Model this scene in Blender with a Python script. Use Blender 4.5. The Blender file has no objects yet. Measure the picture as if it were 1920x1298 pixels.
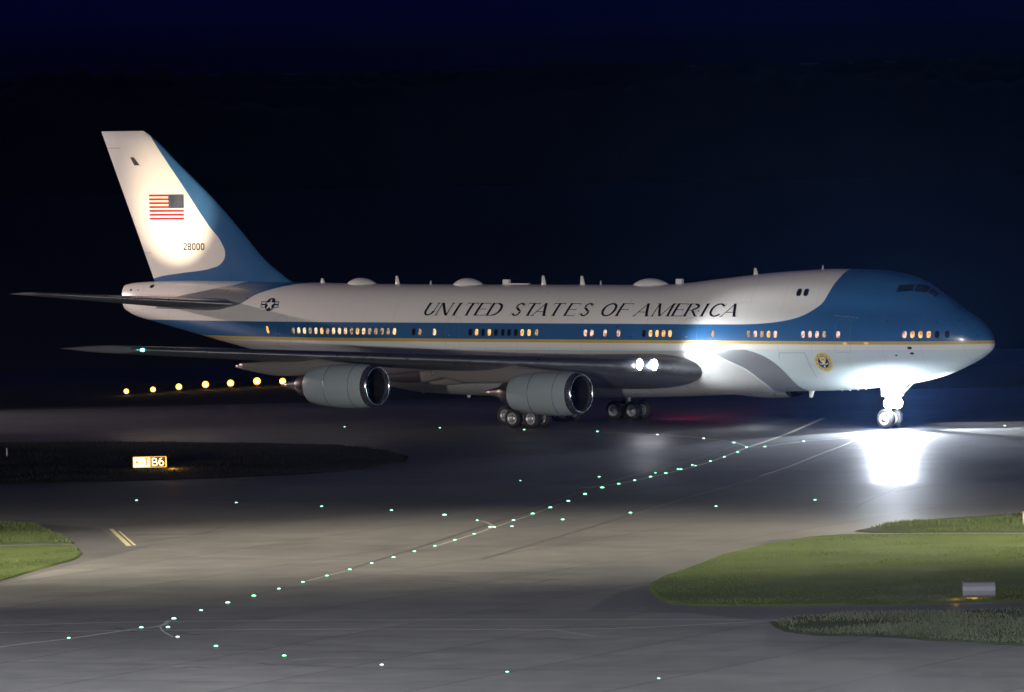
import bpy, math, random
import numpy as np
from mathutils import Vector, Matrix, noise
random.seed(7)
PI = math.pi; R = math.radians
sc = bpy.context.scene
col = sc.collection

# ------------------------------------------------------------------ helpers
def mk(name, verts, faces, mat=None, parent=None, smooth=True, mats=None, fm=None):
    me = bpy.data.meshes.new(name)
    me.from_pydata([tuple(v) for v in verts], [], [tuple(f) for f in faces])
    me.update()
    if mats:
        for m in mats: me.materials.append(m)
        if fm: me.polygons.foreach_set('material_index', fm)
    elif mat: me.materials.append(mat)
    me.polygons.foreach_set('use_smooth', [smooth] * len(me.polygons))
    o = bpy.data.objects.new(name, me)
    col.objects.link(o)
    if parent: o.parent = parent
    return o

def tag(o, label=None, cat=None, group=None, kind=None):
    if label: o['label'] = label
    if cat: o['category'] = cat
    if group: o['group'] = group
    if kind: o['kind'] = kind
    return o

class MB:
    """collects geometry of one mesh; every face carries a material slot"""
    def __init__(s): s.v = []; s.f = []; s.m = []
    def add(s, vs, fs, m=0):
        n = len(s.v); s.v += [tuple(v) for v in vs]
        s.f += [tuple(i + n for i in f) for f in fs]; s.m += [m] * len(fs)
    def box(s, c, d, m=0, rot=None):
        vs = [Vector((x * d[0] / 2, y * d[1] / 2, z * d[2] / 2)) for x in (-1, 1) for y in (-1, 1) for z in (-1, 1)]
        if rot: vs = [rot @ v for v in vs]
        s.add([v + Vector(c) for v in vs], [(0, 1, 3, 2), (4, 6, 7, 5), (0, 4, 5, 1), (2, 3, 7, 6), (0, 2, 6, 4), (1, 5, 7, 3)], m)
    def tube(s, p, q, r0, r1=None, n=12, m=0, caps=True):
        r1 = r0 if r1 is None else r1
        p = Vector(p); q = Vector(q); d = (q - p).normalized()
        u = d.orthogonal().normalized(); w = d.cross(u)
        vs = []
        for c, r in ((p, r0), (q, r1)):
            for i in range(n):
                a = 2 * PI * i / n; vs.append(c + (u * math.cos(a) + w * math.sin(a)) * r)
        fs = [(i, (i + 1) % n, n + (i + 1) % n, n + i) for i in range(n)]
        if caps: fs += [tuple(range(n))[::-1], tuple(range(n, 2 * n))]
        s.add(vs, fs, m)
    def rev(s, prof, org, axis='x', n=40, m=0):
        """revolve (a, r) profile round an axis through org; a runs along the axis"""
        vs = []
        for a, r in prof:
            for i in range(n):
                t = 2 * PI * i / n; c, k = r * math.cos(t), r * math.sin(t)
                d = {'x': (a, c, k), 'y': (c, a, k), 'z': (c, k, a)}[axis]
                vs.append(Vector(org) + Vector(d))
        fs = [(j * n + i, j * n + (i + 1) % n, (j + 1) * n + (i + 1) % n, (j + 1) * n + i)
              for j in range(len(prof) - 1) for i in range(n)]
        ms = m if isinstance(m, list) else [m] * (len(prof) - 1)
        k0 = len(s.v); s.v += [tuple(v) for v in vs]; s.f += [tuple(i + k0 for i in f) for f in fs]
        for j in range(len(prof) - 1): s.m += [ms[j]] * n
    def build(s, name, mats, parent=None, smooth=True):
        if not isinstance(mats, (list, tuple)): mats = [mats]
        return mk(name, s.v, s.f, None, parent, smooth, list(mats), s.m)

def pchip(xs, ys):
    xs = np.array(xs, float); ys = np.array(ys, float)
    h = np.diff(xs); d = np.diff(ys) / h
    m = np.zeros(len(xs)); m[0] = d[0]; m[-1] = d[-1]
    for i in range(1, len(xs) - 1):
        if d[i - 1] * d[i] > 0:
            w1 = 2 * h[i] + h[i - 1]; w2 = h[i] + 2 * h[i - 1]
            m[i] = (w1 + w2) / (w1 / d[i - 1] + w2 / d[i])
    def f(x):
        x = min(max(x, xs[0]), xs[-1])
        i = min(max(int(np.searchsorted(xs, x)) - 1, 0), len(xs) - 2)
        t = (x - xs[i]) / h[i]
        return float((2 * t**3 - 3 * t**2 + 1) * ys[i] + (t**3 - 2 * t**2 + t) * h[i] * m[i] + (-2 * t**3 + 3 * t**2) * ys[i + 1] + (t**3 - t**2) * h[i] * m[i + 1])
    return f

# ------------------------------------------------------------------ node helpers
class NT:
    def __init__(s, mat): s.t = mat.node_tree; s.n = s.t.nodes
    def node(s, typ, **kw):
        n = s.n.new(typ)
        for k, v in kw.items(): setattr(n, k, v)
        return n
    def put(s, sock, v):
        if isinstance(v, bpy.types.NodeSocket): s.t.links.new(v, sock)
        else: sock.default_value = v
    def math(s, op, a, b=0.0, clamp=False):
        n = s.node('ShaderNodeMath', operation=op, use_clamp=clamp)
        s.put(n.inputs[0], a); s.put(n.inputs[1], b); return n.outputs[0]
    def step(s, a, b, w=0.015):      # 1 when a > b, soft over w metres
        return s.math('MULTIPLY_ADD_', a, b) if False else s._step(a, b, w)
    def _step(s, a, b, w):
        d = s.math('SUBTRACT', a, b); d = s.math('DIVIDE', d, w)
        return s.math('ADD', d, 0.5, clamp=True)
    def mix(s, f, a, b):
        n = s.node('ShaderNodeMix', data_type='RGBA')
        s.put(n.inputs[0], f); s.put(n.inputs[6], a); s.put(n.inputs[7], b); return n.outputs[2]
    def noise(s, scale, detail=4, rough=.55, vec=None, dist=0):
        n = s.node('ShaderNodeTexNoise'); n.inputs['Scale'].default_value = scale
        n.inputs['Detail'].default_value = detail; n.inputs['Roughness'].default_value = rough
        n.inputs['Distortion'].default_value = dist
        if vec is not None: s.put(n.inputs['Vector'], vec)
        return n.outputs[0]
    def ramp(s, v, stops):
        n = s.node('ShaderNodeValToRGB'); e = n.color_ramp.elements
        while len(e) < len(stops): e.new(.5)
        for k, (p, c) in zip(e, stops): k.position = p; k.color = c if len(c) == 4 else (*c, 1)
        s.put(n.inputs[0], v); return n.outputs[0]
    def maprange(s, v, a, b, c=0.0, d=1.0):
        n = s.node('ShaderNodeMapRange'); s.put(n.inputs[0], v)
        for i, x in zip((1, 2, 3, 4), (a, b, c, d)): n.inputs[i].default_value = x
        return n.outputs[0]
    def curve(s, v, xs, ys, y0, y1):
        x0, x1 = xs[0], xs[-1]
        n = s.node('ShaderNodeFloatCurve'); s.put(n.inputs[1], s.maprange(v, x0, x1))
        c = n.mapping.curves[0]
        pts = [((x - x0) / (x1 - x0), (y - y0) / (y1 - y0)) for x, y in zip(xs, ys)]
        c.points[0].location = pts[0]; c.points[1].location = pts[-1]
        for p in pts[1:-1]: c.points.new(*p)
        n.mapping.update()
        return s.maprange(n.outputs[0], 0, 1, y0, y1)

def newmat(name):
    m = bpy.data.materials.new(name); m.use_nodes = True
    return m, NT(m), m.node_tree.nodes['Principled BSDF']

def simple(name, rgb, rough=.5, metal=0, coat=0, var=.12, scale=6, bump=0, emit=None, es=0, spec=None):
    m, t, b = newmat(name)
    tc = t.node('ShaderNodeTexCoord').outputs['Object']
    nz = t.noise(scale, 5, .6, tc)
    c = t.mix(nz, tuple(x * (1 - var) for x in rgb) + (1,), tuple(min(1, x * (1 + var)) for x in rgb) + (1,))
    t.put(b.inputs['Base Color'], c)
    t.put(b.inputs['Roughness'], t.maprange(t.noise(scale * 2.3, 3, .5, tc), .3, .7, max(.02, rough - .08), min(1, rough + .08)))
    b.inputs['Metallic'].default_value = metal; b.inputs['Coat Weight'].default_value = coat; b.inputs['Coat Roughness'].default_value = .2
    if spec is not None: b.inputs['Specular IOR Level'].default_value = spec
    if bump:
        bn = t.node('ShaderNodeBump'); bn.inputs['Strength'].default_value = bump; t.put(bn.inputs['Height'], nz)
        t.put(b.inputs['Normal'], bn.outputs[0])
    if emit:
        b.inputs['Emission Color'].default_value = (*emit, 1); b.inputs['Emission Strength'].default_value = es
    return m

WHITE = (.74, .73, .71, 1); BLUE = (.02, .105, .27, 1); GOLD = (.55, .40, .09, 1); PALE = (.58, .68, .70, 1); METAL_AND_SHADE = (.30, .32, .34, 1)
M = {}
def livery():
    m, t, b = newmat('aircraft_paint')
    tc = t.node('ShaderNodeTexCoord').outputs['Object']
    sx = t.node('ShaderNodeSeparateXYZ'); t.put(sx.inputs[0], tc)
    st = t.math('SUBTRACT', 35.0, sx.outputs[0]); z = sx.outputs[2]
    # lower lobe
    c = t.mix(t.step(z, 5.0), PALE, WHITE)
    c = t.mix(t.step(z, 5.33), c, GOLD)
    c = t.mix(t.step(z, 5.53), c, BLUE)
    # upper edge of the blue: level along the cabin, swept up over the nose
    e = t.curve(st, [10.2, 10.47, 10.75, 11.0, 11.6, 12.34, 13.2, 14.11, 15.2, 16.32, 19, 22],
                [9.9, 9.13, 8.35, 7.9, 7.45, 7.08, 6.85, 6.71, 6.61, 6.56, 6.54, 6.54], 6, 10.2)
    up = t.math('MULTIPLY', t.step(z, e), t.step(st, 10.35, .02))
    c = t.mix(up, c, WHITE)
    # tail sweep under the fin; its aft part is shade painted in metal grey
    f = t.curve(st, [52.5, 53.34, 54.19, 56.4, 58.58, 62, 66], [9.35, 9.02, 8.93, 8.41, 7.49, 7.3, 7.3], 7, 10)
    bk = t.curve(st, [57.5, 59.08, 60.46, 61.83, 63.94, 64.85, 66], [9.8, 8.93, 8.69, 8.44, 8.08, 7.82, 7.3], 7, 10)
    d = t.math('MULTIPLY', t.step(z, f), t.step(bk, z)); d = t.math('MULTIPLY', d, t.step(st, 52.5))
    c = t.mix(d, c, BLUE)
    tail_shade = t.math('MULTIPLY', d, t.math('MULTIPLY', t.step(st, 57.0, 2.2), t.step(8.95, z, .2)))
    c = t.mix(tail_shade, c, METAL_AND_SHADE)
    # bare metal sweep ahead of the wing fairing
    fr = t.curve(z, [2.0, 2.39, 2.87, 3.73, 4.41, 4.78, 4.98], [13.3, 13.6, 13.65, 14.02, 14.82, 15.7, 16.59], 13, 20)
    bb = t.curve(z, [2.0, 2.34, 2.52, 3.13, 3.77, 4.29, 4.98], [15.9, 15.96, 15.86, 16.16, 16.82, 17.98, 19.54], 13, 20)
    mt = t.math('MULTIPLY', t.math('MULTIPLY', t.step(st, fr), t.step(bb, st)), t.step(4.98, z))
    c = t.mix(mt, c, METAL_AND_SHADE)
    mm = t.math('MAXIMUM', mt, tail_shade)
    # faint panel joints and grime
    g = t.noise(.9, 6, .65, tc); c = t.mix(t.maprange(g, .25, .75, .0, .035), c, (.25, .24, .22, 1))
    fx = t.math('ABSOLUTE', t.math('SUBTRACT', t.math('FRACT', t.math('DIVIDE', st, 2.54)), .5))
    ln = t.math('MULTIPLY', t.step(.0035, fx, .002), .38)
    c = t.mix(ln, c, (.2, .2, .2, 1))
    t.put(b.inputs['Base Color'], c)
    t.put(b.inputs['Metallic'], t.math('MULTIPLY', mm, .45))
    t.put(b.inputs['Roughness'], t.maprange(t.noise(1.7, 5, .6, tc), .3, .7, .27, .33))
    b.inputs['Coat Weight'].default_value = .3; b.inputs['Coat Roughness'].default_value = .12
    return m
def fin_paint():
    m, t, b = newmat('fin_paint')
    tc = t.node('ShaderNodeTexCoord').outputs['Object']
    sx = t.node('ShaderNodeSeparateXYZ'); t.put(sx.inputs[0], tc)
    st = t.math('SUBTRACT', 35.0, sx.outputs[0]); z = sx.outputs[2]
    s = t.curve(z, [9.0, 9.29, 9.62, 9.95, 10.27, 10.83, 11.61, 12.72, 15.51, 17.28, 19.2],
                [67.6, 66.8, 64.4, 61.76, 60.92, 60.58, 60.88, 61.92, 64.24, 65.75, 67.35], 60, 68)
    c = t.mix(t.step(st, s), BLUE, WHITE)
    # rudder joint lines
    for zz, a in ((17.95, 69.6), (10.95, 67.1)):
        l = t.math('MULTIPLY', t.step(.02, t.math('ABSOLUTE', t.math('SUBTRACT', z, zz)), .01), t.step(st, a))
        c = t.mix(t.math('MULTIPLY', l, .7), c, (.15, .15, .15, 1))
    c = t.mix(t.maprange(t.noise(.8, 6, .6, tc), .3, .7, 0, .08), c, (.3, .28, .25, 1))
    t.put(b.inputs['Base Color'], c); b.inputs['Roughness'].default_value = .3; b.inputs['Coat Weight'].default_value = .3
    return m

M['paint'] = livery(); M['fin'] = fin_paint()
M['white'] = simple('white_paint', (.72, .71, .69), .35, coat=.2)
M['black'] = simple('black_lettering', (.004, .005, .009), .85, spec=.1)
M['navy'] = simple('navy_marking', (.008, .018, .055), .85, spec=.1)
M['red'] = simple('red_marking', (.40, .012, .01), .8, spec=.1)
M['gold'] = simple('gold_marking', (.72, .58, .16), .4, var=.15, scale=14)
M['cream'] = simple('cream_marking', (.75, .68, .42), .4)
M['wing'] = simple('wing_grey', (.12, .125, .145), .42, coat=.05, scale=1.2)
M['alu'] = simple('polished_metal', (.30, .31, .34), .34, .85, scale=1, var=.05)
M['fair'] = simple('fairing_grey', (.17, .155, .15), .38, coat=.15, scale=.9)
M['belly'] = simple('belly_fairing', (.42, .43, .43), .34, coat=.2, scale=.7)
M['nacelle'] = simple('nacelle_paint', (.31, .37, .40), .36, coat=.25, var=.08, scale=1.1)
M['lip'] = simple('intake_lip_metal', (.55, .57, .62), .18, 1)
M['lipdark'] = simple('intake_ring_metal', (.20, .21, .24), .25, .8)
M['dark'] = simple('dark_interior', (.005, .005, .006), .6)
M['fan'] = simple('fan_titanium', (.02, .02, .023), .4, .7)
M['hot'] = simple('exhaust_metal', (.16, .145, .14), .35, .85)
M['tyre'] = simple('tyre_rubber', (.012, .012, .013), .75, bump=.1, scale=30)
M['rim'] = simple('wheel_rim', (.42, .42, .44), .35, .4)
M['strut'] = simple('gear_strut', (.55, .55, .56), .35, .2)
M['glass'] = simple('cockpit_glass', (.01, .012, .016), .08, coat=1)
M['frame'] = simple('window_frame', (.05, .12, .24), .3, .5)
M['windark'] = simple('cabin_window_dark', (.012, .016, .025), .15, coat=.6)
def winmat(name, a, b_, s, shade):
    m, t, b = newmat(name)
    tc = t.node('ShaderNodeTexCoord').outputs['Object']
    nz = t.noise(5, 2, .5, tc)
    t.put(b.inputs['Emission Color'], t.mix(t.maprange(nz, .35, .65), (*a, 1), (*b_, 1)))
    t.put(b.inputs['Emission Strength'], t.maprange(nz, .50, .66, s * 1.25, s * shade))
    b.inputs['Base Color'].default_value = (.1, .08, .06, 1); b.inputs['Roughness'].default_value = .2
    return m
M['win_a'] = winmat('cabin_window_lit_cream', (1, .78, .48), (1, .62, .30), .95, .35)
M['win_b'] = winmat('cabin_window_lit_amber', (1, .62, .22), (1, .42, .10), 1.0, .5)
M['win_c'] = winmat('cabin_window_lit_pink', (1, .72, .58), (.9, .48, .36), .85, .4)
M['win_d'] = winmat('cabin_window_half_lit', (.9, .6, .35), (.25, .16, .1), .5, .1)

def emis(name, rgb, s):
    m, t, b = newmat(name)
    tc = t.node('ShaderNodeTexCoord').outputs['Object']
    nz = t.noise(3, 1, .5, tc)
    b.inputs['Base Color'].default_value = (*[x * .5 for x in rgb], 1)
    b.inputs['Emission Color'].default_value = (*rgb, 1)
    t.put(b.inputs['Emission Strength'], t.maprange(nz, 0, 1, s * .85, s * 1.15)); return m

# ------------------------------------------------------------------ the aircraft
THETA = 36.979
plane = bpy.data.objects.new('jumbo_jet', None); col.objects.link(plane)
plane.rotation_euler = (0, 0, -R(THETA)); plane.location = (0, 0, 0)
tag(plane, 'large blue and white four-engined jet reading UNITED STATES OF AMERICA on the taxiway', 'airplane')
def P(st, y, z): return (35 - st, -y, z)          # station aft of nose, starboard, up -> local
def T(st, y, z):                                    # -> world
    return plane.matrix_basis @ Vector(P(st, y, z))
plane.matrix_basis = Matrix.Rotation(-R(THETA), 4, 'Z')

tab = [(0, 0, 5.3, 5.3), (.1, .36, 5.72, 4.98), (.5, .82, 6.28, 4.66), (1.17, 1.35, 6.85, 4.27), (2.1, 1.78, 7.35, 3.86), (3.25, 2.16, 7.8, 3.43),
       (5, 2.6, 8.25, 2.99), (6.5, 2.85, 8.5, 2.74), (8.5, 3.05, 8.75, 2.52), (11.7, 3.22, 8.9, 2.32), (14.5, 3.25, 8.93, 2.24), (19, 3.25, 8.93, 2.13),
       (26, 3.25, 8.9, 2.0), (40, 3.25, 8.9, 1.96), (44, 3.25, 8.9, 2.02), (47, 3.22, 8.92, 2.3), (50, 3.1, 8.95, 2.82), (55, 2.7, 9.03, 3.84), (60, 2.05, 9.1, 4.9),
       (63.4, 1.5, 9.12, 5.62), (66.9, .98, 9.05, 6.38), (68.7, .66, 8.95, 6.82), (69.3, .5, 8.85, 7.1)]
sq = [math.sqrt(a[0]) for a in tab]
Wf = pchip(sq, [a[1] for a in tab]); ZT = pchip(sq, [a[2] for a in tab]); ZB = pchip(sq, [a[3] for a in tab])
hx = [2.0, 2.5, 3.0, 3.7, 4.4, 4.9, 6.27, 8.35, 11.5, 14, 16, 18, 20, 21.7, 23.4, 25, 27]
HT = pchip(hx, [7.2, 7.60, 7.95, 8.42, 8.82, 9.08, 9.57, 9.86, 9.93, 9.83, 9.71, 9.54, 9.34, 9.14, 8.88, 8.6, 8.2])
HR = pchip([2, 3, 3.7, 4.9, 6.27, 8.35, 11.5, 27], [1.25, 1.45, 1.62, 1.92, 2.2, 2.4, 2.5, 2.5])
def sect(st, phi, off=0):
    q = math.sqrt(max(st, 0)); w, zt, zb = Wf(q), ZT(q), ZB(q); c = (zt + zb) / 2; h = (zt - zb) / 2
    if w < 1e-6: return 0.0, c
    co, si = math.cos(phi), math.sin(phi)
    r = 1 / math.sqrt((co / w)**2 + (si / h)**2)
    if 2.0 < st < 27:
        top, rr = HT(st), HR(st); d = top - rr - c
        k = rr * rr - d * d * co * co
        if k > 0:
            r2 = d * si + math.sqrt(k)
            if r2 > 0: r = (r**24 + r2**24)**(1 / 24)
    r += off
    return r * co, c + r * si
def side_y(st, z, off=0.0):
    lo, hi = -PI / 2, PI / 2
    for _ in range(40):
        m = (lo + hi) / 2
        if sect(st, m, off)[1] < z: lo = m
        else: hi = m
    return sect(st, lo, off)[0]
def skin(st, z, off=.012):
    return P(st, side_y(st, z, off), z)

def body_mesh():
    sts = [0.0, .004, .02, .05, .1] + [x * x for x in np.linspace(.42, 4.2, 46)] + list(np.linspace(18.2, 44, 44)) + list(np.linspace(44.6, 69.3, 50))
    n = 96; vs = []; fs = []
    for st in sts:
        for i in range(n):
            y, z = sect(st, 2 * PI * i / n); vs.append(P(st, y, z))
    # rounded tail end
    w0, zc, h0 = .5, 7.975, .875
    for k in range(1, 6):
        a = k / 5 * PI / 2
        for i in range(n):
            t = 2 * PI * i / n
            vs.append(P(69.3 + .28 * math.sin(a), w0 * math.cos(a) * math.cos(t), zc + .02 * k + h0 * math.cos(a) * math.sin(t)))
    rows = len(sts) + 5
    for j in range(rows - 1):
        for i in range(n):
            fs.append((j * n + i, (j + 1) * n + i, (j + 1) * n + (i + 1) % n, j * n + (i + 1) % n))
    return vs, fs
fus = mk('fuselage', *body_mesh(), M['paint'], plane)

# wing-body fairing, proud of the lower lobe
def fairing():
    fr = pchip([1.7, 2.34, 2.52, 3.13, 3.77, 4.29, 4.98], [15.95, 15.96, 15.86, 16.16, 16.82, 17.98, 19.54])
    vs = []; fs = []; nst, nph = 60, 56; A0, A1 = -PI + .17, -.17
    for j in range(nst):
        for i in range(nph + 1):
            ph = A0 + (A1 - A0) * i / nph + 0
            u = j / (nst - 1)
            z0 = sect(20, ph)[1]; s0 = fr(max(z0, 1.7)); st = s0 + (47.5 - s0) * u
            o = .02 + .55 * math.sin(PI * min(1, max(0, (st - s0) / (47.5 - s0))))**.8 * max(0, math.cos((ph + PI / 2) * .82))**1.5 * (.45 + .55 * abs(math.cos(ph)))
            edge = min(1, abs(ph - A0) / .1, abs(ph - A1) / .1)
            o = -.02 + (o + .02) * edge
            if u == 1: o = -.05
            if u == 0: o = -.03
            y, z = sect(st, ph, o); vs.append(P(st, y, z))
    m = nph + 1
    for j in range(nst - 1):
        for i in range(nph): fs.append((j * m + i, (j + 1) * m + i, (j + 1) * m + i + 1, j * m + i + 1))
    return mk('wing_fairing', vs, fs, M['belly'], plane)
fairing()

# ---- lifting surfaces
def airfoil(n=18):
    up = []; lo = []
    for i in range(n + 1):
        x = .5 * (1 - math.cos(PI * i / n))
        t = 5 * (.2969 * math.sqrt(x) - .126 * x - .3516 * x * x + .2843 * x**3 - .1036 * x**4)
        up.append((x, t)); lo.append((x, -t))
    return lo[::-1] + up[1:-1]        # closed loop TE-lower .. LE .. upper
AF = airfoil()
def surface(name, secs, mats, parent, side=1, camber=.0, tipround=True):
    """secs: (y, st_le, z_le, chord, t/c, drop at TE)"""
    vs = []; fs = []; n = len(AF)
    S = list(secs)
    if tipround:
        y, a, z, c, t, d = S[-1]
        for k in (1, 2, 3):
            q = k / 3; S.append((y + .16 * math.sin(q * PI / 2), a + .3 * q * q, z, c - .35 * q * q, t * math.cos(q * PI / 2) + .002, d))
    for y, a, z, c, t, d in S:
        for x, yt in AF:
            zz = z + yt * t * c - d * x + camber * c * 4 * x * (1 - x) * t
            vs.append(P(a + x * c, y * side, zz))
    for j in range(len(S) - 1):
        for i in range(n): fs.append((j * n + i, j * n + (i + 1) % n, (j + 1) * n + (i + 1) % n, (j + 1) * n + i))
    fs.append(tuple(range((len(S) - 1) * n, len(S) * n)))
    if side < 0: fs = [f[::-1] for f in fs]
    o = mk(name, vs, fs, None, parent, True, mats if isinstance(mats, list) else [mats])
    if isinstance(mats, list):
        for k, f in enumerate(o.data.polygons):
            i = k % n
            x = AF[i][0] if k < (len(S) - 1) * n else .5
            f.material_index = 1 if x < .035 else 0
    return o
def LE(y): return 20.3 + (y - 3.2) * .8935
def WZ(y): return 3.78 + (y - 3.2) * .080
wsec = []
for y in (2.0, 3.2, 4.6, 6.5, 9, 11.7, 15, 19, 23, 27, 29.5):
    te = np.interp(y, [2, 3.2, 11.7, 29.5], [36.6, 36.8, 38.6, 50.2])
    tc = np.interp(y, [2, 3.2, 7, 11.7, 29.5], [.135, .132, .11, .095, .08])
    z = WZ(y) if y > 3.2 else WZ(3.2)
    wsec.append((y, LE(y), z, te - LE(y), tc, np.interp(y, [2, 11.7, 29.5], [.75, .25, -.05])))
def canoe(mb, y, s0, s1, z0, r, zend, side, m=0):
    """flap track fairing: a drooping boat-shaped body"""
    n = 14; rows = 16; vs = []
    for j in range(rows + 1):
        u = j / rows; st = s0 + (s1 - s0) * u
        rr = r * (math.sin(PI * min(1, u * .92 + .04))**.6) * (1 - .25 * u)
        zc = z0 + (zend - z0) * u - .25 * math.sin(PI * u)
        for i in range(n):
            t = 2 * PI * i / n
            vs.append(P(st, (y + rr * .42 * math.cos(t)) * side, zc + rr * .8 * math.sin(t)))
    fs = [(j * n + i, (j + 1) * n + i, (j + 1) * n + (i + 1) % n, j * n + (i + 1) % n) for j in range(rows) for i in range(n)]
    fs += [tuple(range(n)), tuple(range(rows * n, rows * n + n))[::-1]]
    mb.add(vs, fs, m)

M['lamp_white'] = emis('landing_lamp', (.9, .94, 1.0), 40)
M['lamp_green'] = emis('green_wingtip_lamp', (.10, 1.0, .72), 14)
M['lamp_red'] = emis('red_beacon_lamp', (1.0, .05, .05), 3)
def half_ball(mb, c, r, ax, m=0):
    prof = [(r[0] * math.sin(a), r[1] * math.cos(a)) for a in np.linspace(-PI / 2, PI / 2, 9)]
    mb.rev(prof, c, ax, 20, m)
for side in (1, -1):
    w = surface('wing', wsec, [M['wing'], M['alu']], plane, side)
    for y, s0, s1, dz, r, ze in ((7.4, 33.2, 39.6, -.45, .55, -1.0), (10.0, 33.8, 40.6, -.4, .55, -.95), (15.6, 36.0, 42.6, -.3, .5, -.8), (19.3, 38.6, 44.4, -.25, .45, -.65)):
        mb = MB(); canoe(mb, y, s0, s1, WZ(y) + dz, r, WZ(y) + ze, side); mb.build('flap_fairing', M['fair'], w)
    for y in (5.25, 5.95):                          # inboard landing lights in the leading edge
        mb = MB(); mb.rev([(.0, .42), (.07, .41), (.09, .35)], P(LE(y) - .02, y * side, WZ(y) + .12), 'x', 24, 0)
        mb.rev([(.09, .35), (.17, .24), (.2, .001)], P(LE(y) - .02, y * side, WZ(y) + .12), 'x', 24, 1)
        mb.build('landing_light', [M['strut'], M['lamp_white']], w)
    mb = MB(); half_ball(mb, P(LE(29.3) - .03, 29.4 * side, WZ(29.4)), (.16, .10), 'x'); mb.build('navigation_light', M['lamp_green'] if side > 0 else M['lamp_red'], w)

ssec = []
for y in (.8, 1.9, 4, 7, 10, 11.08):
    le = np.interp(y, [.8, 11.08], [57.4, 67.3]); te = np.interp(y, [.8, 11.08], [65.6, 70.1])
    ssec.append((y, le, 7.42 + y * .108, te - le, np.interp(y, [.8, 11], [.11, .085]), 0))
for side in (1, -1):
    s_ = surface('tailplane', ssec, [M['wing'], M['alu']], plane, side)

def fin():
    LEz = pchip([8.7, 9.07, 9.52, 10.4, 12.4, 14.56, 17, 18.7, 19.08], [53.6, 55.2, 55.97, 57.3, 59.4, 61.71, 64.75, 66.9, 67.6])
    TEz = lambda z: 66.99 + (z - 9.26) * .4343
    zs = list(np.linspace(8.4, 18.7, 30)) + [18.88, 19.0, 19.06, 19.08]
    vs = []; fs = []; n = len(AF)
    for z in zs:
        a, b = LEz(max(z, 8.7)), TEz(z)
        th = np.interp(z, [8.4, 9.6, 19], [.30, .62, .28]) if z < 18.7 else np.interp(z, [18.7, 19.08], [.28, .03])
        for x, yt in AF:
            wv = yt * 1.0 / .5 * th / 2
            vs.append(P(a + x * (b - a), wv, z))
    for j in range(len(zs) - 1):
        for i in range(n): fs.append((j * n + i, j * n + (i + 1) % n, (j + 1) * n + (i + 1) % n, (j + 1) * n + i))
    fs.append(tuple(range((len(zs) - 1) * n, len(zs) * n)))
    fs = [f[::-1] for f in fs]
    def yat(st, z):
        a, b = LEz(z), TEz(z); x = min(max((st - a) / (b - a), 0), 1)
        th = np.interp(z, [8.4, 9.6, 19], [.30, .62, .28])
        t = 5 * (.2969 * math.sqrt(x) - .126 * x - .3516 * x * x + .2843 * x**3 - .1036 * x**4)
        return t * 2 * th / 2
    return mk('tail_fin', vs, fs, M['fin'], plane), yat
finob, fin_y = fin()
# ------------------------------------------------------------------ markings laid on curved skins
def fin_pt(st, z, off=.012): return P(st, fin_y(st, z) + off, z)
def grid_patch(mb, fn, s0, s1, z0, z1, off, m=0, nx=1, nz=1, shear=0.0):
    vs = []
    for j in range(nz + 1):
        for i in range(nx + 1):
            z = z0 + (z1 - z0) * j / nz; s = s0 + (s1 - s0) * i / nx + shear * (z - z0)
            vs.append(fn(s, z, off))
    w = nx + 1
    mb.add(vs, [(j * w + i, j * w + i + 1, (j + 1) * w + i + 1, (j + 1) * w + i) for j in range(nz) for i in range(nx)], m)
def disc_patch(mb, fn, cs, cz, r0, r1, off, m=0, n=40):
    vs = []
    rr = [r0 + (r1 - r0) * k / 3 for k in range(4)]
    for r in rr:
        for i in range(n):
            a = 2 * PI * i / n; vs.append(fn(cs + r * math.cos(a), cz + r * math.sin(a), off))
    mb.add(vs, [(j * n + i, j * n + (i + 1) % n, (j + 1) * n + (i + 1) % n, (j + 1) * n + i) for j in range(3) for i in range(n)], m)
def poly_patch(mb, fn, pts, off, m=0):       # fan from centroid
    cx = sum(p[0] for p in pts) / len(pts); cz = sum(p[1] for p in pts) / len(pts)
    vs = [fn(cx, cz, off)] + [fn(a, b, off) for a, b in pts]
    n = len(pts); mb.add(vs, [(0, i + 1, (i + 1) % n + 1) for i in range(n)], m)

# flag: mirrored, the canton leads
mb = MB(); fs0, fs1, fz0, fz1 = 67.12, 64.06, 13.17, 14.84
hh = (fz1 - fz0) / 13
for k in range(0, 13, 2):
    z1 = fz1 - k * hh; s1 = 65.40 if k < 7 else fs1
    grid_patch(mb, fin_pt, fs0, s1, z1 - hh, z1, .012, 0, 6, 1)
grid_patch(mb, fin_pt, 65.40, fs1, fz1 - 7 * hh, fz1, .012, 1, 4, 3)
for r in range(9):
    for c in range(11):
        if (r + c) % 2 == 0:
            cs = 65.40 - (c + 1) * (65.40 - fs1) / 12; cz = fz1 - (r + 1) * 7 * hh / 10
            poly_patch(mb, fin_pt, [(cs + .036 * math.cos(a * PI / 5 + PI / 2) * (1 if a % 2 == 0 else .45), cz + .036 * math.sin(a * PI / 5 + PI / 2) * (1 if a % 2 == 0 else .45)) for a in range(10)], .018, 2)
mb.build('flag_marking', [M['red'], M['navy'], M['white']], finob, False)
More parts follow.
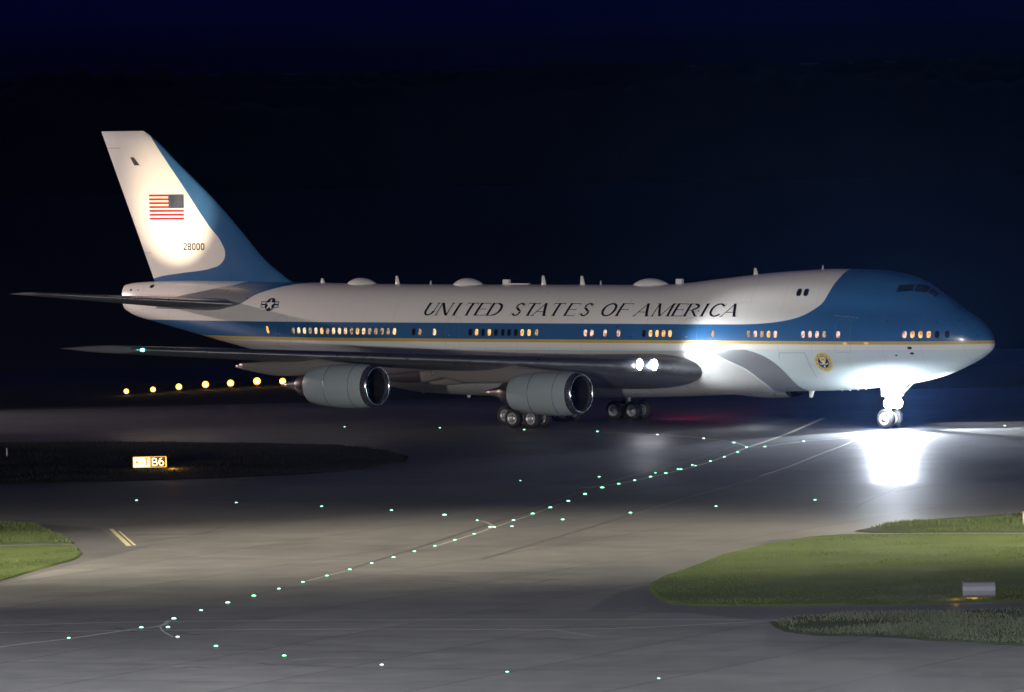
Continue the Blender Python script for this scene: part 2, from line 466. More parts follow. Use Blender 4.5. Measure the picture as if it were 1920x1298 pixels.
# serial number
def seg_digit(mb, s, z, w, h, t, d):
    """rounded block numerals; s is the left edge (aft), runs forward"""
    def bar(a, b, c, e): grid_patch(mb, fin_pt, s - a * w, s - c * w, z + b * h, z + e * h, .012, 0, 1, 1)
    tw, th = t / w, t / h
    if d == '0':
        bar(0, .14, tw, .86); bar(1 - tw, .14, 1, .86); bar(.16, 0, .84, th); bar(.16, 1 - th, .84, 1)
        for (a, b) in ((0, 0), (1, 0), (0, 1), (1, 1)):
            x0 = a; x1 = .22 if a == 0 else .78; q0 = .2 if b == 0 else .8
            poly_patch(mb, fin_pt, [(s - x0 * w, z + q0 * h), (s - x1 * w, z + b * h), (s - x1 * w, z + (th if b == 0 else 1 - th) * h), (s - (tw if a == 0 else 1 - tw) * w, z + q0 * h)], .014)
    if d == '8':
        for q in (0, .5):
            bar(0, q + .07, tw, q + .43); bar(1 - tw, q + .07, 1, q + .43)
        bar(.12, 0, .88, th); bar(.12, 1 - th, .88, 1); bar(.12, .5 - th / 2, .88, .5 + th / 2)
    if d == '2':
        bar(.1, 1 - th, .86, 1); bar(1 - tw, .6, 1, .93); bar(0, .78, tw, .92); bar(0, 0, 1, th)
        poly_patch(mb, fin_pt, [(s, z + th * h * .8), (s - tw * 1.2 * w, z + th * h * .8), (s - w, z + .6 * h), (s - (1 - tw) * w, z + .64 * h)], .014)
mb = MB()
for i, d in enumerate('28000'): seg_digit(mb, 64.20 - i * .385, 11.15, .32, .45, .085, d)
mb.build('serial_number', M['black'], finob, False)
mb = MB(); poly_patch(mb, fin_pt, [(68.69, 17.33), (68.38, 17.33), (67.86, 16.79), (68.34, 16.79)], .014)
mb.build('access_panel', M['dark'], finob, False)

# national insignia
cs, cz = 55.15, 7.64
mb = MB()
grid_patch(mb, skin, cs + .78, cs - .78, cz - .20, cz + .20, .010, 0, 8, 2, .18)
grid_patch(mb, skin, cs + .72, cs - .72, cz - .15, cz + .15, .016, 1, 8, 2, .18)
grid_patch(mb, skin, cs + .72, cs - .72, cz - .05, cz + .05, .022, 0, 8, 1, .18)
disc_patch(mb, skin, cs, cz, 0, .43, .028, 0)
poly_patch(mb, skin, [(cs + .40 * math.cos(a * PI / 5 + PI / 2) * (1 if a % 2 == 0 else .40), cz + .40 * math.sin(a * PI / 5 + PI / 2) * (1 if a % 2 == 0 else .40)) for a in range(10)], .036, 1)
mb.build('insignia', [M['navy'], M['white']], fus, False)

# ---- serif italic capitals
def stroke(q, x0, y0, x1, y1, w, n=4):       # slanted bar, horizontal ends
    out = []
    for i in range(n):
        a = i / n; b = (i + 1) / n
        xa, ya, xb, yb = x0 + (x1 - x0) * a, y0 + (y1 - y0) * a, x0 + (x1 - x0) * b, y0 + (y1 - y0) * b
        out.append([(xa - w / 2, ya), (xa + w / 2, ya), (xb + w / 2, yb), (xb - w / 2, yb)])
    q += out
def hbar(q, x0, x1, y, h): q.append([(x0, y - h / 2), (x1, y - h / 2), (x1, y + h / 2), (x0, y + h / 2)])
def arc(q, cx, cy, rx, ry, a0, a1, thick, thin, n=18):
    for i in range(n):
        pts = []
        for k in (i, i + 1):
            a = a0 + (a1 - a0) * k / n; c, s = math.cos(a), math.sin(a); w = thin + (thick - thin) * abs(c)**1.3
            pts.append(((cx + rx * c, cy + ry * s), (cx + (rx - w) * c, cy + (ry - min(w, thin * 1.2 + (w - thin) * .25)) * s)))
        q.append([pts[0][0], pts[0][1], pts[1][1], pts[1][0]])
TK, TN, SF = .235, .095, .06
def serif(q, x, y, w=.17): hbar(q, x - w, x + w, y, SF)
def glyph(ch, W):
    q = []; k = TK; t = TN; b, u = SF / 2, 1 - SF / 2
    if ch == 'I': stroke(q, W / 2, 0, W / 2, 1, k); serif(q, W / 2, b); serif(q, W / 2, u)
    if ch == 'U':
        stroke(q, .16, .35, .16, 1, k); stroke(q, W - .1, .35, W - .1, 1, t); serif(q, .16, u); serif(q, W - .1, u, .13)
        arc(q, (W + .02) / 2, .36, (W - .02) / 2 - .04, .37, PI, 2 * PI, k * .95, t)
    if ch == 'N':
        stroke(q, .14, 0, .14, 1, t); stroke(q, W - .12, 0, W - .12, 1, t); stroke(q, .15, 1, W - .16, 0, k * 1.15); serif(q, .14, b, .13); serif(q, .1, u, .12); serif(q, W - .12, u, .13)
    if ch == 'T':
        stroke(q, W / 2, 0, W / 2, 1, k); serif(q, W / 2, b); hbar(q, .02, W - .02, 1 - .025, .05); stroke(q, .04, .80, .07, .98, .035, 1); stroke(q, W - .04, .80, W - .07, .98, .035, 1)
    if ch in 'EF':
        stroke(q, .18, 0, .18, 1, k); hbar(q, .02, W - .03, u - .004, .045); stroke(q, W - .04, .79, W - .06, .98, .035, 1)
        hbar(q, .2, W - .24, .52, .04); stroke(q, W - .24, .42, W - .24, .62, .03, 1)
        if ch == 'E': hbar(q, .02, W - .02, b + .006, .045); stroke(q, W - .02, .22, W - .07, .02, .035, 1)
        else: serif(q, .18, b)
    if ch == 'D':
        stroke(q, .18, 0, .18, 1, k); hbar(q, .02, W * .5, u, .04); hbar(q, .02, W * .5, b, .04); arc(q, W * .45, .5, W * .53, .5, -PI / 2, PI / 2, k * 1.1, t)
    if ch == 'O': arc(q, W / 2, .5, W / 2, .52, 0, 2 * PI, k * 1.05, t, 32)
    if ch == 'C':
        arc(q, W * .54, .5, W * .52, .52, .22 * PI, 1.76 * PI, k * 1.05, t, 26); stroke(q, W - .07, .68, W - .05, .99, .035, 1)
    if ch == 'S':
        arc(q, W * .5, .75, W * .36, .265, .10 * PI, 1.1 * PI, k * .75, t, 16)
        stroke(q, W * .26, .66, W * .74, .36, k * 1.25, 4)
        arc(q, W * .5, .265, W * .38, .28, -.9 * PI, .12 * PI, k * .8, t, 16)
        stroke(q, W - .12, .70, W - .1, .99, .033, 1); stroke(q, .08, .02, .07, .32, .033, 1)
    if ch == 'A':
        stroke(q, .12, 0, W * .56, 1, t); stroke(q, W - .16, 0, W * .54, 1, k * 1.1); hbar(q, W * .26, W * .74, .33, .04); serif(q, .12, b, .14); serif(q, W - .16, b, .18)
    if ch == 'M':
        stroke(q, .13, 0, .2, 1, t); stroke(q, .2, 1, W * .48, 0, k); stroke(q, W * .48, 0, W - .2, 1, t); stroke(q, W - .16, 0, W - .2, 1, k); serif(q, .13, b, .13); serif(q, W - .16, b, .17); serif(q, .13, u, .12); serif(q, W - .14, u, .12)
    if ch == 'R':
        stroke(q, .18, 0, .18, 1, k); serif(q, .18, b); hbar(q, .02, W * .5, u, .04); hbar(q, .18, W * .5, .49, .04); arc(q, W * .46, .745, W * .42, .255, -PI / 2, PI / 2, k, t)
        stroke(q, W * .48, .48, W - .08, 0, k, 4); serif(q, W - .02, b, .1)
    if ch == 'H':
        for x in (.14, W - .14): stroke(q, x, 0, x, 1, k); serif(q, x, b, .12); serif(q, x, u, .12)
        hbar(q, .14, W - .14, .5, .05)
    if ch == 'L': stroke(q, .18, 0, .18, 1, k); serif(q, .18, u); hbar(q, .02, W - .02, .03, .05); stroke(q, W - .03, .22, W - .06, .02, .035, 1)
    if ch == 'P':
        stroke(q, .18, 0, .18, 1, k); serif(q, .18, b); hbar(q, .02, W * .5, u, .04); hbar(q, .18, W * .5, .45, .04); arc(q, W * .46, .72, W * .44, .28, -PI / 2, PI / 2, k, t)
    return q
H = .80
letters = [('U', 807, 21), ('N', 833, 25), ('I', 857, 12), ('T', 881, 23), ('E', 905, 22), ('D', 930, 26), ('S', 973, 20), ('T', 997, 23), ('A', 1017, 28), ('T', 1045, 23), ('E', 1074, 22), ('S', 1101, 20),
           ('O', 1143, 26), ('F', 1171, 23), ('A', 1207, 29), ('M', 1243, 34), ('E', 1273, 22), ('R', 1297, 25), ('I', 1319, 12), ('C', 1341, 25), ('A', 1367, 29)]
def px2st(x): return 42.15 - (x - 795) / 587 * 24.96
k = 0
for ch, cx, wd in letters:
    mb = MB()
    W = wd / 23.7 / H; sc0 = px2st(cx) + W * H / 2
    z0 = 7.0 + (cx - 795) / 587 * .02
    for poly in glyph(ch, W):
        k += 1; off = .010 + (k % 12) * .0006
        mb.add([skin(sc0 - (x + (y - .5) * .34) * H, z0 + y * H, off) for x, y in poly], [(0, 1, 2, 3)])
    mb.build('letter', M['black'], fus, False)
mb = MB(); disc_patch(mb, skin, px2st(1308.5), 7.36, 0, .05, .012, 0, 10); mb.build('vent_dot', M['black'], fus, False)

# presidential seal (ring, star-circled eagle, ring of small capitals)
cs, cz = 10.74, 4.22; mb = MB()
disc_patch(mb, skin, cs, cz, .0, .64, .010, 0, 48)
disc_patch(mb, skin, cs, cz, .585, .61, .016, 2, 48)
disc_patch(mb, skin, cs, cz, .0, .42, .016, 1, 48)
disc_patch(mb, skin, cs, cz, .375, .40, .022, 3, 48)
for sgn in (1, -1):   # wings, legs
    poly_patch(mb, skin, [(cs + sgn * .02, cz + .0), (cs + sgn * .10, cz - .08), (cs + sgn * .19, cz + .06), (cs + sgn * .25, cz + .20), (cs + sgn * .21, cz + .27), (cs + sgn * .10, cz + .25), (cs + sgn * .05, cz + .12)], .024, 0)
    poly_patch(mb, skin, [(cs + sgn * .05, cz - .12), (cs + sgn * .24, cz - .08), (cs + sgn * .27, cz - .02), (cs + sgn * .30, cz - .06), (cs + sgn * .24, cz - .16), (cs + sgn * .08, cz - .19)], .024, 2)
poly_patch(mb, skin, [(cs - .09, cz + .07), (cs + .09, cz + .07), (cs + .08, cz - .10), (cs, cz - .17), (cs - .08, cz - .10)], .030, 3)
poly_patch(mb, skin, [(cs - .05, cz + .12), (cs + .01, cz + .19), (cs + .06, cz + .15), (cs + .04, cz + .08), (cs - .03, cz + .08)], .030, 3)
poly_patch(mb, skin, [(cs - .09, cz - .31), (cs, cz - .17), (cs + .09, cz - .31), (cs, cz - .34)], .026, 3)
poly_patch(mb, skin, [(cs + .20 * math.cos(a), cz + .27 + .06 * math.sin(a)) for a in np.linspace(0, 2 * PI, 12, endpoint=False)], .020, 2)
txt = 'SEAL OF THE PRESIDENT OF THE UNITED STATES '; n = len(txt)
for i, ch in enumerate(txt):
    if ch == ' ': continue
    a = PI * 1.32 - 2 * PI * i / n                       # reads clockwise as seen from starboard
    for poly in glyph(ch, .75):
        k += 1; pts = []
        for x, y in poly:
            r = .455 + y * .10; aa = a - (x - .37) * .105 / .5
            pts.append(skin(cs - r * math.cos(aa), cz + r * math.sin(aa), .018 + (k % 8) * .0006))
        mb.add(pts, [(0, 1, 2, 3)], 4)
M['ochre'] = simple('ochre_lettering', (.30, .21, .04), .5)
mb.build('presidential_seal', [M['gold'], M['navy'], M['cream'], M['white'], M['ochre']], fus, False)

# ---- cabin windows
def window(st, z, w, h, mat, name='cabin_window', lean=0):
    mb = MB(); n = 20
    def rr(a, ww, hh, p=3.2):
        c, s = math.cos(a), math.sin(a); q = (abs(c)**p + abs(s)**p)**(-1 / p); return q * c * ww / 2, q * s * hh / 2
    for (ww, hh, off, m) in ((w + .09, h + .09, .006, 0), (w, h, .013, 1)):
        pts = [rr(2 * PI * i / n, ww, hh) for i in range(n)]
        poly_patch(mb, skin, [(st + a + lean * b, z + b) for a, b in pts], off, m)
    return mb.build(name, [M['frame'], mat], fus, False)
A_, B_, C_, D_, K_ = M['win_a'], M['win_b'], M['win_c'], M['win_d'], M['windark']
window(55.2, 6.0, .22, .48, M['win_b'], lean=.12)
aft = [D_, A_, A_, D_, A_, B_, D_, A_, A_, A_, D_, B_, A_, D_, D_, D_, D_, A_]
for i in range(18): window(52.86 - i * .508, 5.97, .27, .42, aft[i])
for st, m in ((42.66, K_), (42.13, D_), (40.96, A_), (38.07, K_), (37.55, B_), (37.04, K_), (36.53, B_), (36.0, K_), (35.45, K_), (34.95, K_), (34.42, K_), (33.89, B_), (33.34, B_), (32.74, D_),
              (28.87, C_), (28.36, C_), (27.31, C_), (26.26, C_), (24.27, K_), (23.75, B_), (23.24, B_), (22.73, B_), (22.23, B_), (18.92, D_), (16.17, D_), (15.65, C_), (15.14, D_), (14.63, B_), (14.11, C_),
              (12.02, C_), (11.5, C_), (10.98, C_), (10.45, D_), (9.44, C_), (4.84, C_), (4.33, B_), (3.82, B_), (3.31, B_), (2.80, K_), (2.20, K_)):
    window(st, 5.95, .27, .42, m)
for px, st in ((0, 12.95), (0, 12.40)): window(st, 8.53, .30, .38, K_)
# cockpit glazing, both sides
def ck(side):
    for quad in (((5.95, 8.98), (5.10, 9.00), (5.0, 8.60), (5.95, 8.55)), ((5.02, 9.0), (4.35, 8.88), (4.25, 8.5), (4.92, 8.59)), ((4.28, 8.86), (3.72, 8.52), (3.66, 8.2), (4.18, 8.48))):
        mb = MB(); vs = []
        N = 5
        for j in range(N + 1):
            for i in range(N + 1):
                u, v = i / N, j / N
                s = (quad[0][0] * (1 - u) + quad[1][0] * u) * (1 - v) + (quad[3][0] * (1 - u) + quad[2][0] * u) * v
                z = (quad[0][1] * (1 - u) + quad[1][1] * u) * (1 - v) + (quad[3][1] * (1 - u) + quad[2][1] * u) * v
                z = min(z, HT(s) - .02)
                p = skin(s, z, .012); vs.append((p[0], p[1] * side, p[2]))
        mb.add(vs, [(j * (N + 1) + i, j * (N + 1) + i + 1, (j + 1) * (N + 1) + i + 1, (j + 1) * (N + 1) + i) for j in range(N) for i in range(N)])
        mb.build('cockpit_window', M['glass'], fus)
ck(1); ck(-1)
# doors: a raised outline round each door and its top hinge rail
M['seam'] = simple('door_seam', (.30, .36, .42), .3, .6)
def line_on_skin(mb, pts, w, off, m=0, fn=skin):
    for (a, b), (c, d) in zip(pts, pts[1:]):
        L = math.hypot(c - a, d - b) or 1; nx, nz = -(d - b) / L * w / 2, (c - a) / L * w / 2
        k = max(1, int(L / .3))
        for i in range(k):
            p, q = i / k, (i + 1) / k
            P0 = (a + (c - a) * p, b + (d - b) * p); P1 = (a + (c - a) * q, b + (d - b) * q)
            mb.add([fn(P0[0] - nx, P0[1] - nz, off), fn(P1[0] - nx, P1[1] - nz, off), fn(P1[0] + nx, P1[1] + nz, off), fn(P0[0] + nx, P0[1] + nz, off)], [(0, 1, 2, 3)], m)
def door(st, rail=False):
    mb = MB(); hw = .55; pts = []
    for a in np.linspace(PI, 0, 13): pts.append((st + hw * math.cos(a) * (1 if True else 0), 6.62 + .32 * math.sin(a)))
    pts = [(st - hw, 4.85)] + [(st - hw, 6.62)] + pts[1:-1] + [(st + hw, 6.62), (st + hw, 4.85), (st - hw, 4.85)]
    line_on_skin(mb, pts, .014, .012)
    d = mb.build('door', M['seam'], plane, False)
    mb = MB(); mb.box(skin(st + .25, 5.75, .02), (.16, .03, .05)); mb.build('handle', M['seam'], d, False)
mb = MB(); line_on_skin(mb, [(9.9, 7.12), (8.15, 6.98)], .05, .02); mb.build('rain_gutter', M['seam'], fus, False)
door(9.15); door(20.7); door(39.5); door(53.9)
mb = MB(); line_on_skin(mb, [(18.0, 7.85), (12.6, 7.83)], .035, .012); mb.build('seam_strip', M['white'], fus, False)
mb = MB(); line_on_skin(mb, [(13.9, 4.78), (12.0, 4.80), (11.9, 4.5), (11.7, 3.2)], .03, .01); line_on_skin(mb, [(13.9, 4.78), (14.0, 4.4)], .03, .01); mb.build('cargo_door', M['seam'], fus, False)
for st, z0, z1 in ((6.9, 4.95, 4.3), (5.9, 4.9, 4.4)):
    mb = MB(); line_on_skin(mb, [(st, z0), (st - .02, z1)], .03, .01); mb.build('drain_mast', M['white'], fus, False)
for st, z, w in ((4.55, 5.12, .16), (4.45, 4.78, .13), (5.5, 4.66, .08), (3.9, 5.6, .07), (19.1, 5.22, .09), (66.6, 8.75, .2), (68.5, 8.5, .12), (68.6, 7.85, .12), (67.8, 8.5, .07)):
    mb = MB(); poly_patch(mb, skin, [(st + w * math.cos(a), z + w * .6 * math.sin(a)) for a in np.linspace(0, 2 * PI, 10, endpoint=False)], .012); mb.build('probe_port', M['dark'], fus, False)
for st, z in ((7.45, 5.42), (8.95, 5.4)):
    mb = MB(); half_ball(mb, skin(st, z, .03), (.16, .07), 'x'); mb.build('door_lamp', simple('amber_marker', (.8, .5, .1), .4, emit=(1, .55, .1), es=.4) if 'amber' not in M else M['amber'], fus)

# ---- antennas and radomes
def radome(s0, s1, zb, h, w=.62):
    mb = MB(); rows, n = 16, 14; vs = []
    for j in range(rows + 1):
        u = j / rows; e = math.sin(PI * u)**.75 * (1 - .18 * (u - .5))
        for i in range(n + 1):
            a = PI * i / n; vs.append(P(s0 + (s1 - s0) * u, w * e * math.cos(a), zb - .12 + (h + .12) * e * math.sin(a)))
    m = n + 1; mb.add(vs, [(j * m + i, j * m + i + 1, (j + 1) * m + i + 1, (j + 1) * m + i) for j in range(rows) for i in range(n)])
    mb.build('radome', M['white'], fus)
for s0, s1 in ((50.7, 48.0), (41.9, 39.3), (27.5, 24.4)): radome(s0, s1, 8.92, .40)
def blade(st, z0, h, c=.42, t=.05, rake=.18, mat='white', y=0):
    mb = MB(); vs = []
    for k, (zz, cc) in enumerate(((z0 - .08 * (1 if h > 0 else -1), c), (z0 + h, c * .45))):
        for x, yt in AF[::2]: vs.append(P(st - c / 2 + (rake if k else 0) + x * cc, y + yt * t * 2, zz))
    n = len(AF[::2]); mb.add(vs, [(i, (i + 1) % n, n + (i + 1) % n, n + i) for i in range(n)] + [tuple(range(n, 2 * n))])
    mb.build('antenna', M[mat], fus)
for st, z, h in ((52.6, 8.98, .3), (46.4, 8.9, .55), (34.5, 8.9, .58), (31.4, 8.88, .58), (17.8, 9.53, .45)): blade(st, z, h)
for st, z, h in ((43.7, 8.9, .24), (29.99, 8.88, .28), (12.7, 9.9, .26)): blade(st, z, h, .16, .07, .02)
for st, h in ((37.5, .32), (23.75, .38)):
    mb = MB(); mb.box(P(st, 0, 8.9 + h / 2), (.48, .22, h)); mb.build('antenna', M['white'], fus, False)
mb = MB(); mb.box(P(36.5, 0, 8.94), (1.6, .3, .07)); mb.build('antenna', M['white'], fus, False)
for st, z, h in ((40.7, 2.0, -.42), (44.4, 2.12, -.28), (13.7, 2.28, -.42)): blade(st, z, h, .5, .05, .2)
for st in (9.6, 10.2, 10.8, 11.4): blade(st, ZB(math.sqrt(st)) + .02, -.09, .12, .05, 0)
mb = MB(); half_ball(mb, P(30.0, -.6, 1.80), (.14, .12), 'z'); mb.build('beacon_light', M['lamp_red'], fus)

# ---- engines
def engine(st, y, z, hs):
    """hs: True for a starboard engine"""
    o = P(st, y, z)
    mb = MB()   # profile along -x (aft): (distance aft, radius)
    outer = [(0.42, 1.31), (.8, 1.36), (1.4, 1.395), (2.2, 1.40), (3.0, 1.375), (3.8, 1.31), (4.5, 1.21), (5.05, 1.10), (5.12, 1.07), (4.9, 1.0), (4.2, .98)]
    mb.rev([(-a, r) for a, r in outer], o, 'x', 56, 0)
    e = mb.build('engine', M['nacelle'], plane)
    mb = MB()
    for a_, r_ in ((1.30, 1.398), (3.25, 1.366)): mb.rev([(-a_, r_), (-a_ - .005, r_ + .006), (-a_ - .03, r_ + .006), (-a_ - .035, r_ - .004)], o, 'x', 56, 0)
    mb.build('cowl_seam', M['lipdark'], e)
    mb = MB()
    lip = [(.42, 1.31), (.30, 1.295), (.18, 1.27), (.08, 1.235), (.02, 1.20), (0, 1.165), (.03, 1.13), (.12, 1.10), (.3, 1.08)]
    mb.rev([(-a, r) for a, r in lip], o, 'x', 56, [0, 0, 0, 1, 1, 1, 1, 0])
    mb.build('intake_lip', [M['lipdark'], M['lip']], e)
    mb = MB(); mb.rev([(-a, r) for a, r in [(.3, 1.08), (.9, 1.10), (1.6, 1.12)]], o, 'x', 40, 0)
    for i in range(34):     # fan blades
        a = 2 * PI * i / 34; b = a + .13
        c, s, c2, s2 = math.cos(a), math.sin(a), math.cos(b), math.sin(b)
        O = Vector(o)
        mb.add([O + Vector((-1.45, .3 * c, .3 * s)), O + Vector((-1.30, 1.10 * c, 1.10 * s)), O + Vector((-1.50, 1.10 * c2, 1.10 * s2)), O + Vector((-1.60, .3 * c2, .3 * s2))], [(0, 1, 2, 3)], 1)
    mb.rev([(-1.62, 1.12), (-1.63, .001)], o, 'x', 40, 0)
    mb.rev([(-1.6, .34), (-1.35, .30), (-1.1, .2), (-.95, .08), (-.92, .001)], o, 'x', 24, 1)
    mb.build('fan', [M['dark'], M['fan']], e)
    mb = MB(); mb.rev([(-a, r) for a, r in [(4.2, .80), (4.9, .79), (5.5, .72), (6.1, .60), (6.15, .57)]], o, 'x', 40, 0)
    mb.rev([(-a, r) for a, r in [(6.0, .50), (6.3, .40), (7.0, .24), (7.6, .05), (7.62, .001)]], o, 'x', 32, 1)
    mb.build('exhaust_nozzle', [M['hot'], M['hot']], e)
    # pylon: swept thin body from cowl top to the wing underside
    ay = abs(y); sgn = 1 if y > 0 else -1
    le = LE(ay); wz = WZ(ay)
    top = [(st + 1.0, z + 1.30), (st + 2.2, z + 1.45), (le - .1, wz - .22), (le + .8, wz - .15), (le + 3.5, wz - .28), (le + 6.8, wz - .50)]
    bot = [(st + 1.0, z + 1.22), (st + 2.2, z + 1.2), (st + 4.2, z + 1.0), (st + 5.3, z + .62), (le + 3.4, z + .55), (le + 6.8, wz - .85)]
    prof = top + bot[::-1]
    N = 14
    tt = pchip([p[0] for p in top], [p[1] for p in top]); bbb = pchip([p[0] for p in bot], [p[1] for p in bot])
    s0, s1 = st + 1.0, le + 6.8; vs = []; rows = 24
    for j in range(rows + 1):
        u = j / rows; s = s0 + (s1 - s0) * u; hi, lo = tt(s), min(bbb(s), tt(s) - .04); wv = .34 * math.sin(PI * min(1, u * .93 + .05))**.6
        for i in range(N):
            a = 2 * PI * i / N; vs.append(P(s, y + wv * math.cos(a) * 1.0, (hi + lo) / 2 + (hi - lo) / 2 * math.copysign(abs(math.sin(a))**.7, math.sin(a))))
    mb = MB(); mb.add(vs, [(j * N + i, (j + 1) * N + i, (j + 1) * N + (i + 1) % N, j * N + (i + 1) % N) for j in range(rows) for i in range(N)] + [tuple(range(N)), tuple(range(rows * N, rows * N + N))[::-1]])
    mb.build('pylon', M['fair'], e)
    mb = MB(); mb.box((o[0] - 4.55, o[1] - sgn * .28, o[2] + 1.24), (.85, .03, .1)); mb.build('strake', M['alu'], e, False); mb = MB(); mb.box((o[0] - 4.5, o[1], o[2] - 1.22), (.8, .04, .06)); mb.build('cowl_latch', M['alu'], e, False)
for y, st, z in ((11.68, 22.93, 2.55), (20.83, 31.86, 3.35)):
    for s in (1, -1): engine(st, y * s, z, s > 0)

# ---- landing gear
def wheel(parent, c, r=.62, w=.44, rim=.33):
    mb = MB(); x, y, z = c
    tp = [(-w / 2 * .75, rim), (-w / 2, rim + .08), (-w / 2, r - .12), (-w / 2 * .8, r - .03), (-w * .2, r), (w * .2, r), (w / 2 * .8, r - .03), (w / 2, r - .12), (w / 2, rim + .08), (w / 2 * .75, rim)]
    mb.rev(tp, c, 'y', 32, 0)
    for s in (1, -1):
        mb.rev([(s * w * .44, rim + .055), (s * w * .47, rim + .02), (s * w * .40, rim - .02), (s * w * .28, rim * .72), (s * w * .30, rim * .55), (s * w * .46, rim * .42), (s * w * .48, rim * .2), (s * w * .48, .001)], c, 'y', 32, 1)
        for i in range(8):
            a = 2 * PI * i / 8; mb.tube((x + rim * .62 * math.cos(a), y + s * w * .26, z + rim * .62 * math.sin(a)), (x + rim * .62 * math.cos(a), y + s * w * .36, z + rim * .62 * math.sin(a)), .035, n=6, m=0)
    return mb.build('wheel', [M['tyre'], M['rim']], parent)
def bogie(st, y, zt, tilt=0):
    mb = MB()
    mb.tube(P(st, y, .75), P(st, y, 1.9), .13, n=16); mb.tube(P(st, y, 1.6), P(st - .1, y * .97, zt), .19, n=16)
    mb.tube(P(st - .95, y, .64), P(st + .95, y, .64), .11, n=12)
    for d in (-.735, .735): mb.tube(P(st + d, y - .56, .62), P(st + d, y + .56, .62), .07, n=10)
    mb.tube(P(st + .1, y, 1.5), P(st + 1.3, y * .9, zt), .06, n=8); mb.tube(P(st, y, 1.7), P(st - 1.3, y * .93, zt), .07, n=8)
    mb.tube(P(st + .25, y, .9), P(st + .12, y, 1.75), .04, n=8); mb.tube(P(st, y + .12, .9), P(st, y + .1, 2.0), .03, n=6)
    g = mb.build('landing_gear', M['strut'], plane)
    for d in (-.735, .735):
        for e in (-.56, .56): wheel(g, P(st + d, y + e, .62))
    return g
bogie(31.9, 5.4, 3.2); bogie(31.9, -5.4, 3.2); bogie(34.98, 2.1, 2.3); bogie(34.98, -2.1, 2.3)
def gear_door(st0, st1, y, z0, z1, lean):
    mb = MB(); mb.add([P(st0, y, z1), P(st1, y, z1), P(st1 - .1, y + lean, z0), P(st0 + .1, y + lean, z0), P(st0, y + .05, z1), P(st1, y + .05, z1), P(st1 - .1, y + lean + .05, z0), P(st0 + .1, y + lean + .05, z0)],
                      [(0, 1, 2, 3), (7, 6, 5, 4), (0, 4, 5, 1), (1, 5, 6, 2), (2, 6, 7, 3), (3, 7, 4, 0)])
    mb.build('gear_door', M['white'], plane, False)
for s in (1, -1): gear_door(29.9, 31.0, 5.9 * s, 1.75, 2.9, .1 * s)
mb = MB()       # nose gear
mb.tube(P(7.8, 0, .62), P(7.75, 0, 1.8), .11, n=16); mb.tube(P(7.76, 0, 1.35), P(7.7, 0, 2.8), .17, n=16); mb.tube(P(7.8, -.46, .62), P(7.8, .46, .62), .08, n=10)
mb.tube(P(7.75, .1, 1.5), P(6.2, .25, 2.8), .06, n=8); mb.tube(P(7.75, -.1, 1.5), P(6.2, -.25, 2.8), .06, n=8)
mb.tube(P(8.0, 0, .85), P(8.05, 0, 1.25), .04, n=8); mb.tube(P(8.05, 0, 1.25), P(7.9, 0, 1.65), .04, n=8)
ng = mb.build('nose_gear', M['strut'], plane)
for e in (-.46, .46): wheel(ng, P(7.8, e, .62))
lampdir = Vector(P(7.55, 0, 0)) - Vector(P(7.8, 0, 0))
M['nose_lamp_glare'] = emis('taxi_lamp_glare', (.86, .92, 1.0), 150)
def lamp(pos, d, r, mat, parent, name='taxi_light_glare'):
    mb = MB(); d = Vector(d).normalized(); p = Vector(pos)
    mb.tube(p - d * .16, p, r * .7, r * 1.08, n=20, m=0, caps=False); mb.tube(p - d * .17, p - d * .16, r * .6, r * .7, n=20, m=0)
    u = d.orthogonal().normalized(); w = d.cross(u); n = 20; vs = [p + d * .05]
    for rr, h in ((r * .6, .035), (r, 0)):
        for i in range(n):
            a = 2 * PI * i / n; vs.append(p + d * h + (u * math.cos(a) + w * math.sin(a)) * rr)
    fs = [(0, 1 + i, 1 + (i + 1) % n) for i in range(n)] + [(1 + i, 1 + n + i, 1 + n + (i + 1) % n, 1 + (i + 1) % n) for i in range(n)]
    mb.add(vs, fs, 1)
    return mb.build(name, [M['strut'], mat], parent)
def dl(fwd, stb, up): return (fwd, -stb, up)
for (st, y, z, d) in ((7.5, .05, 2.5, dl(.9, .8, .0)), (7.5, .36, 2.12, dl(.9, .8, .0)), (7.5, -.36, 2.12, dl(1, .6, .0)), (7.55, .42, 1.56, dl(.6, 1, .0)), (7.4, -.25, 1.56, dl(.8, .8, .0))):
    lamp(P(st, y, z), d, .33, M['nose_lamp_glare'], ng)  # extra, oversized lamp faces added to imitate the glare of the taxi lights
for s in (1, -1):
    gear_door(7.0, 8.1, .48 * s, 2.0, 2.65, .06 * s)

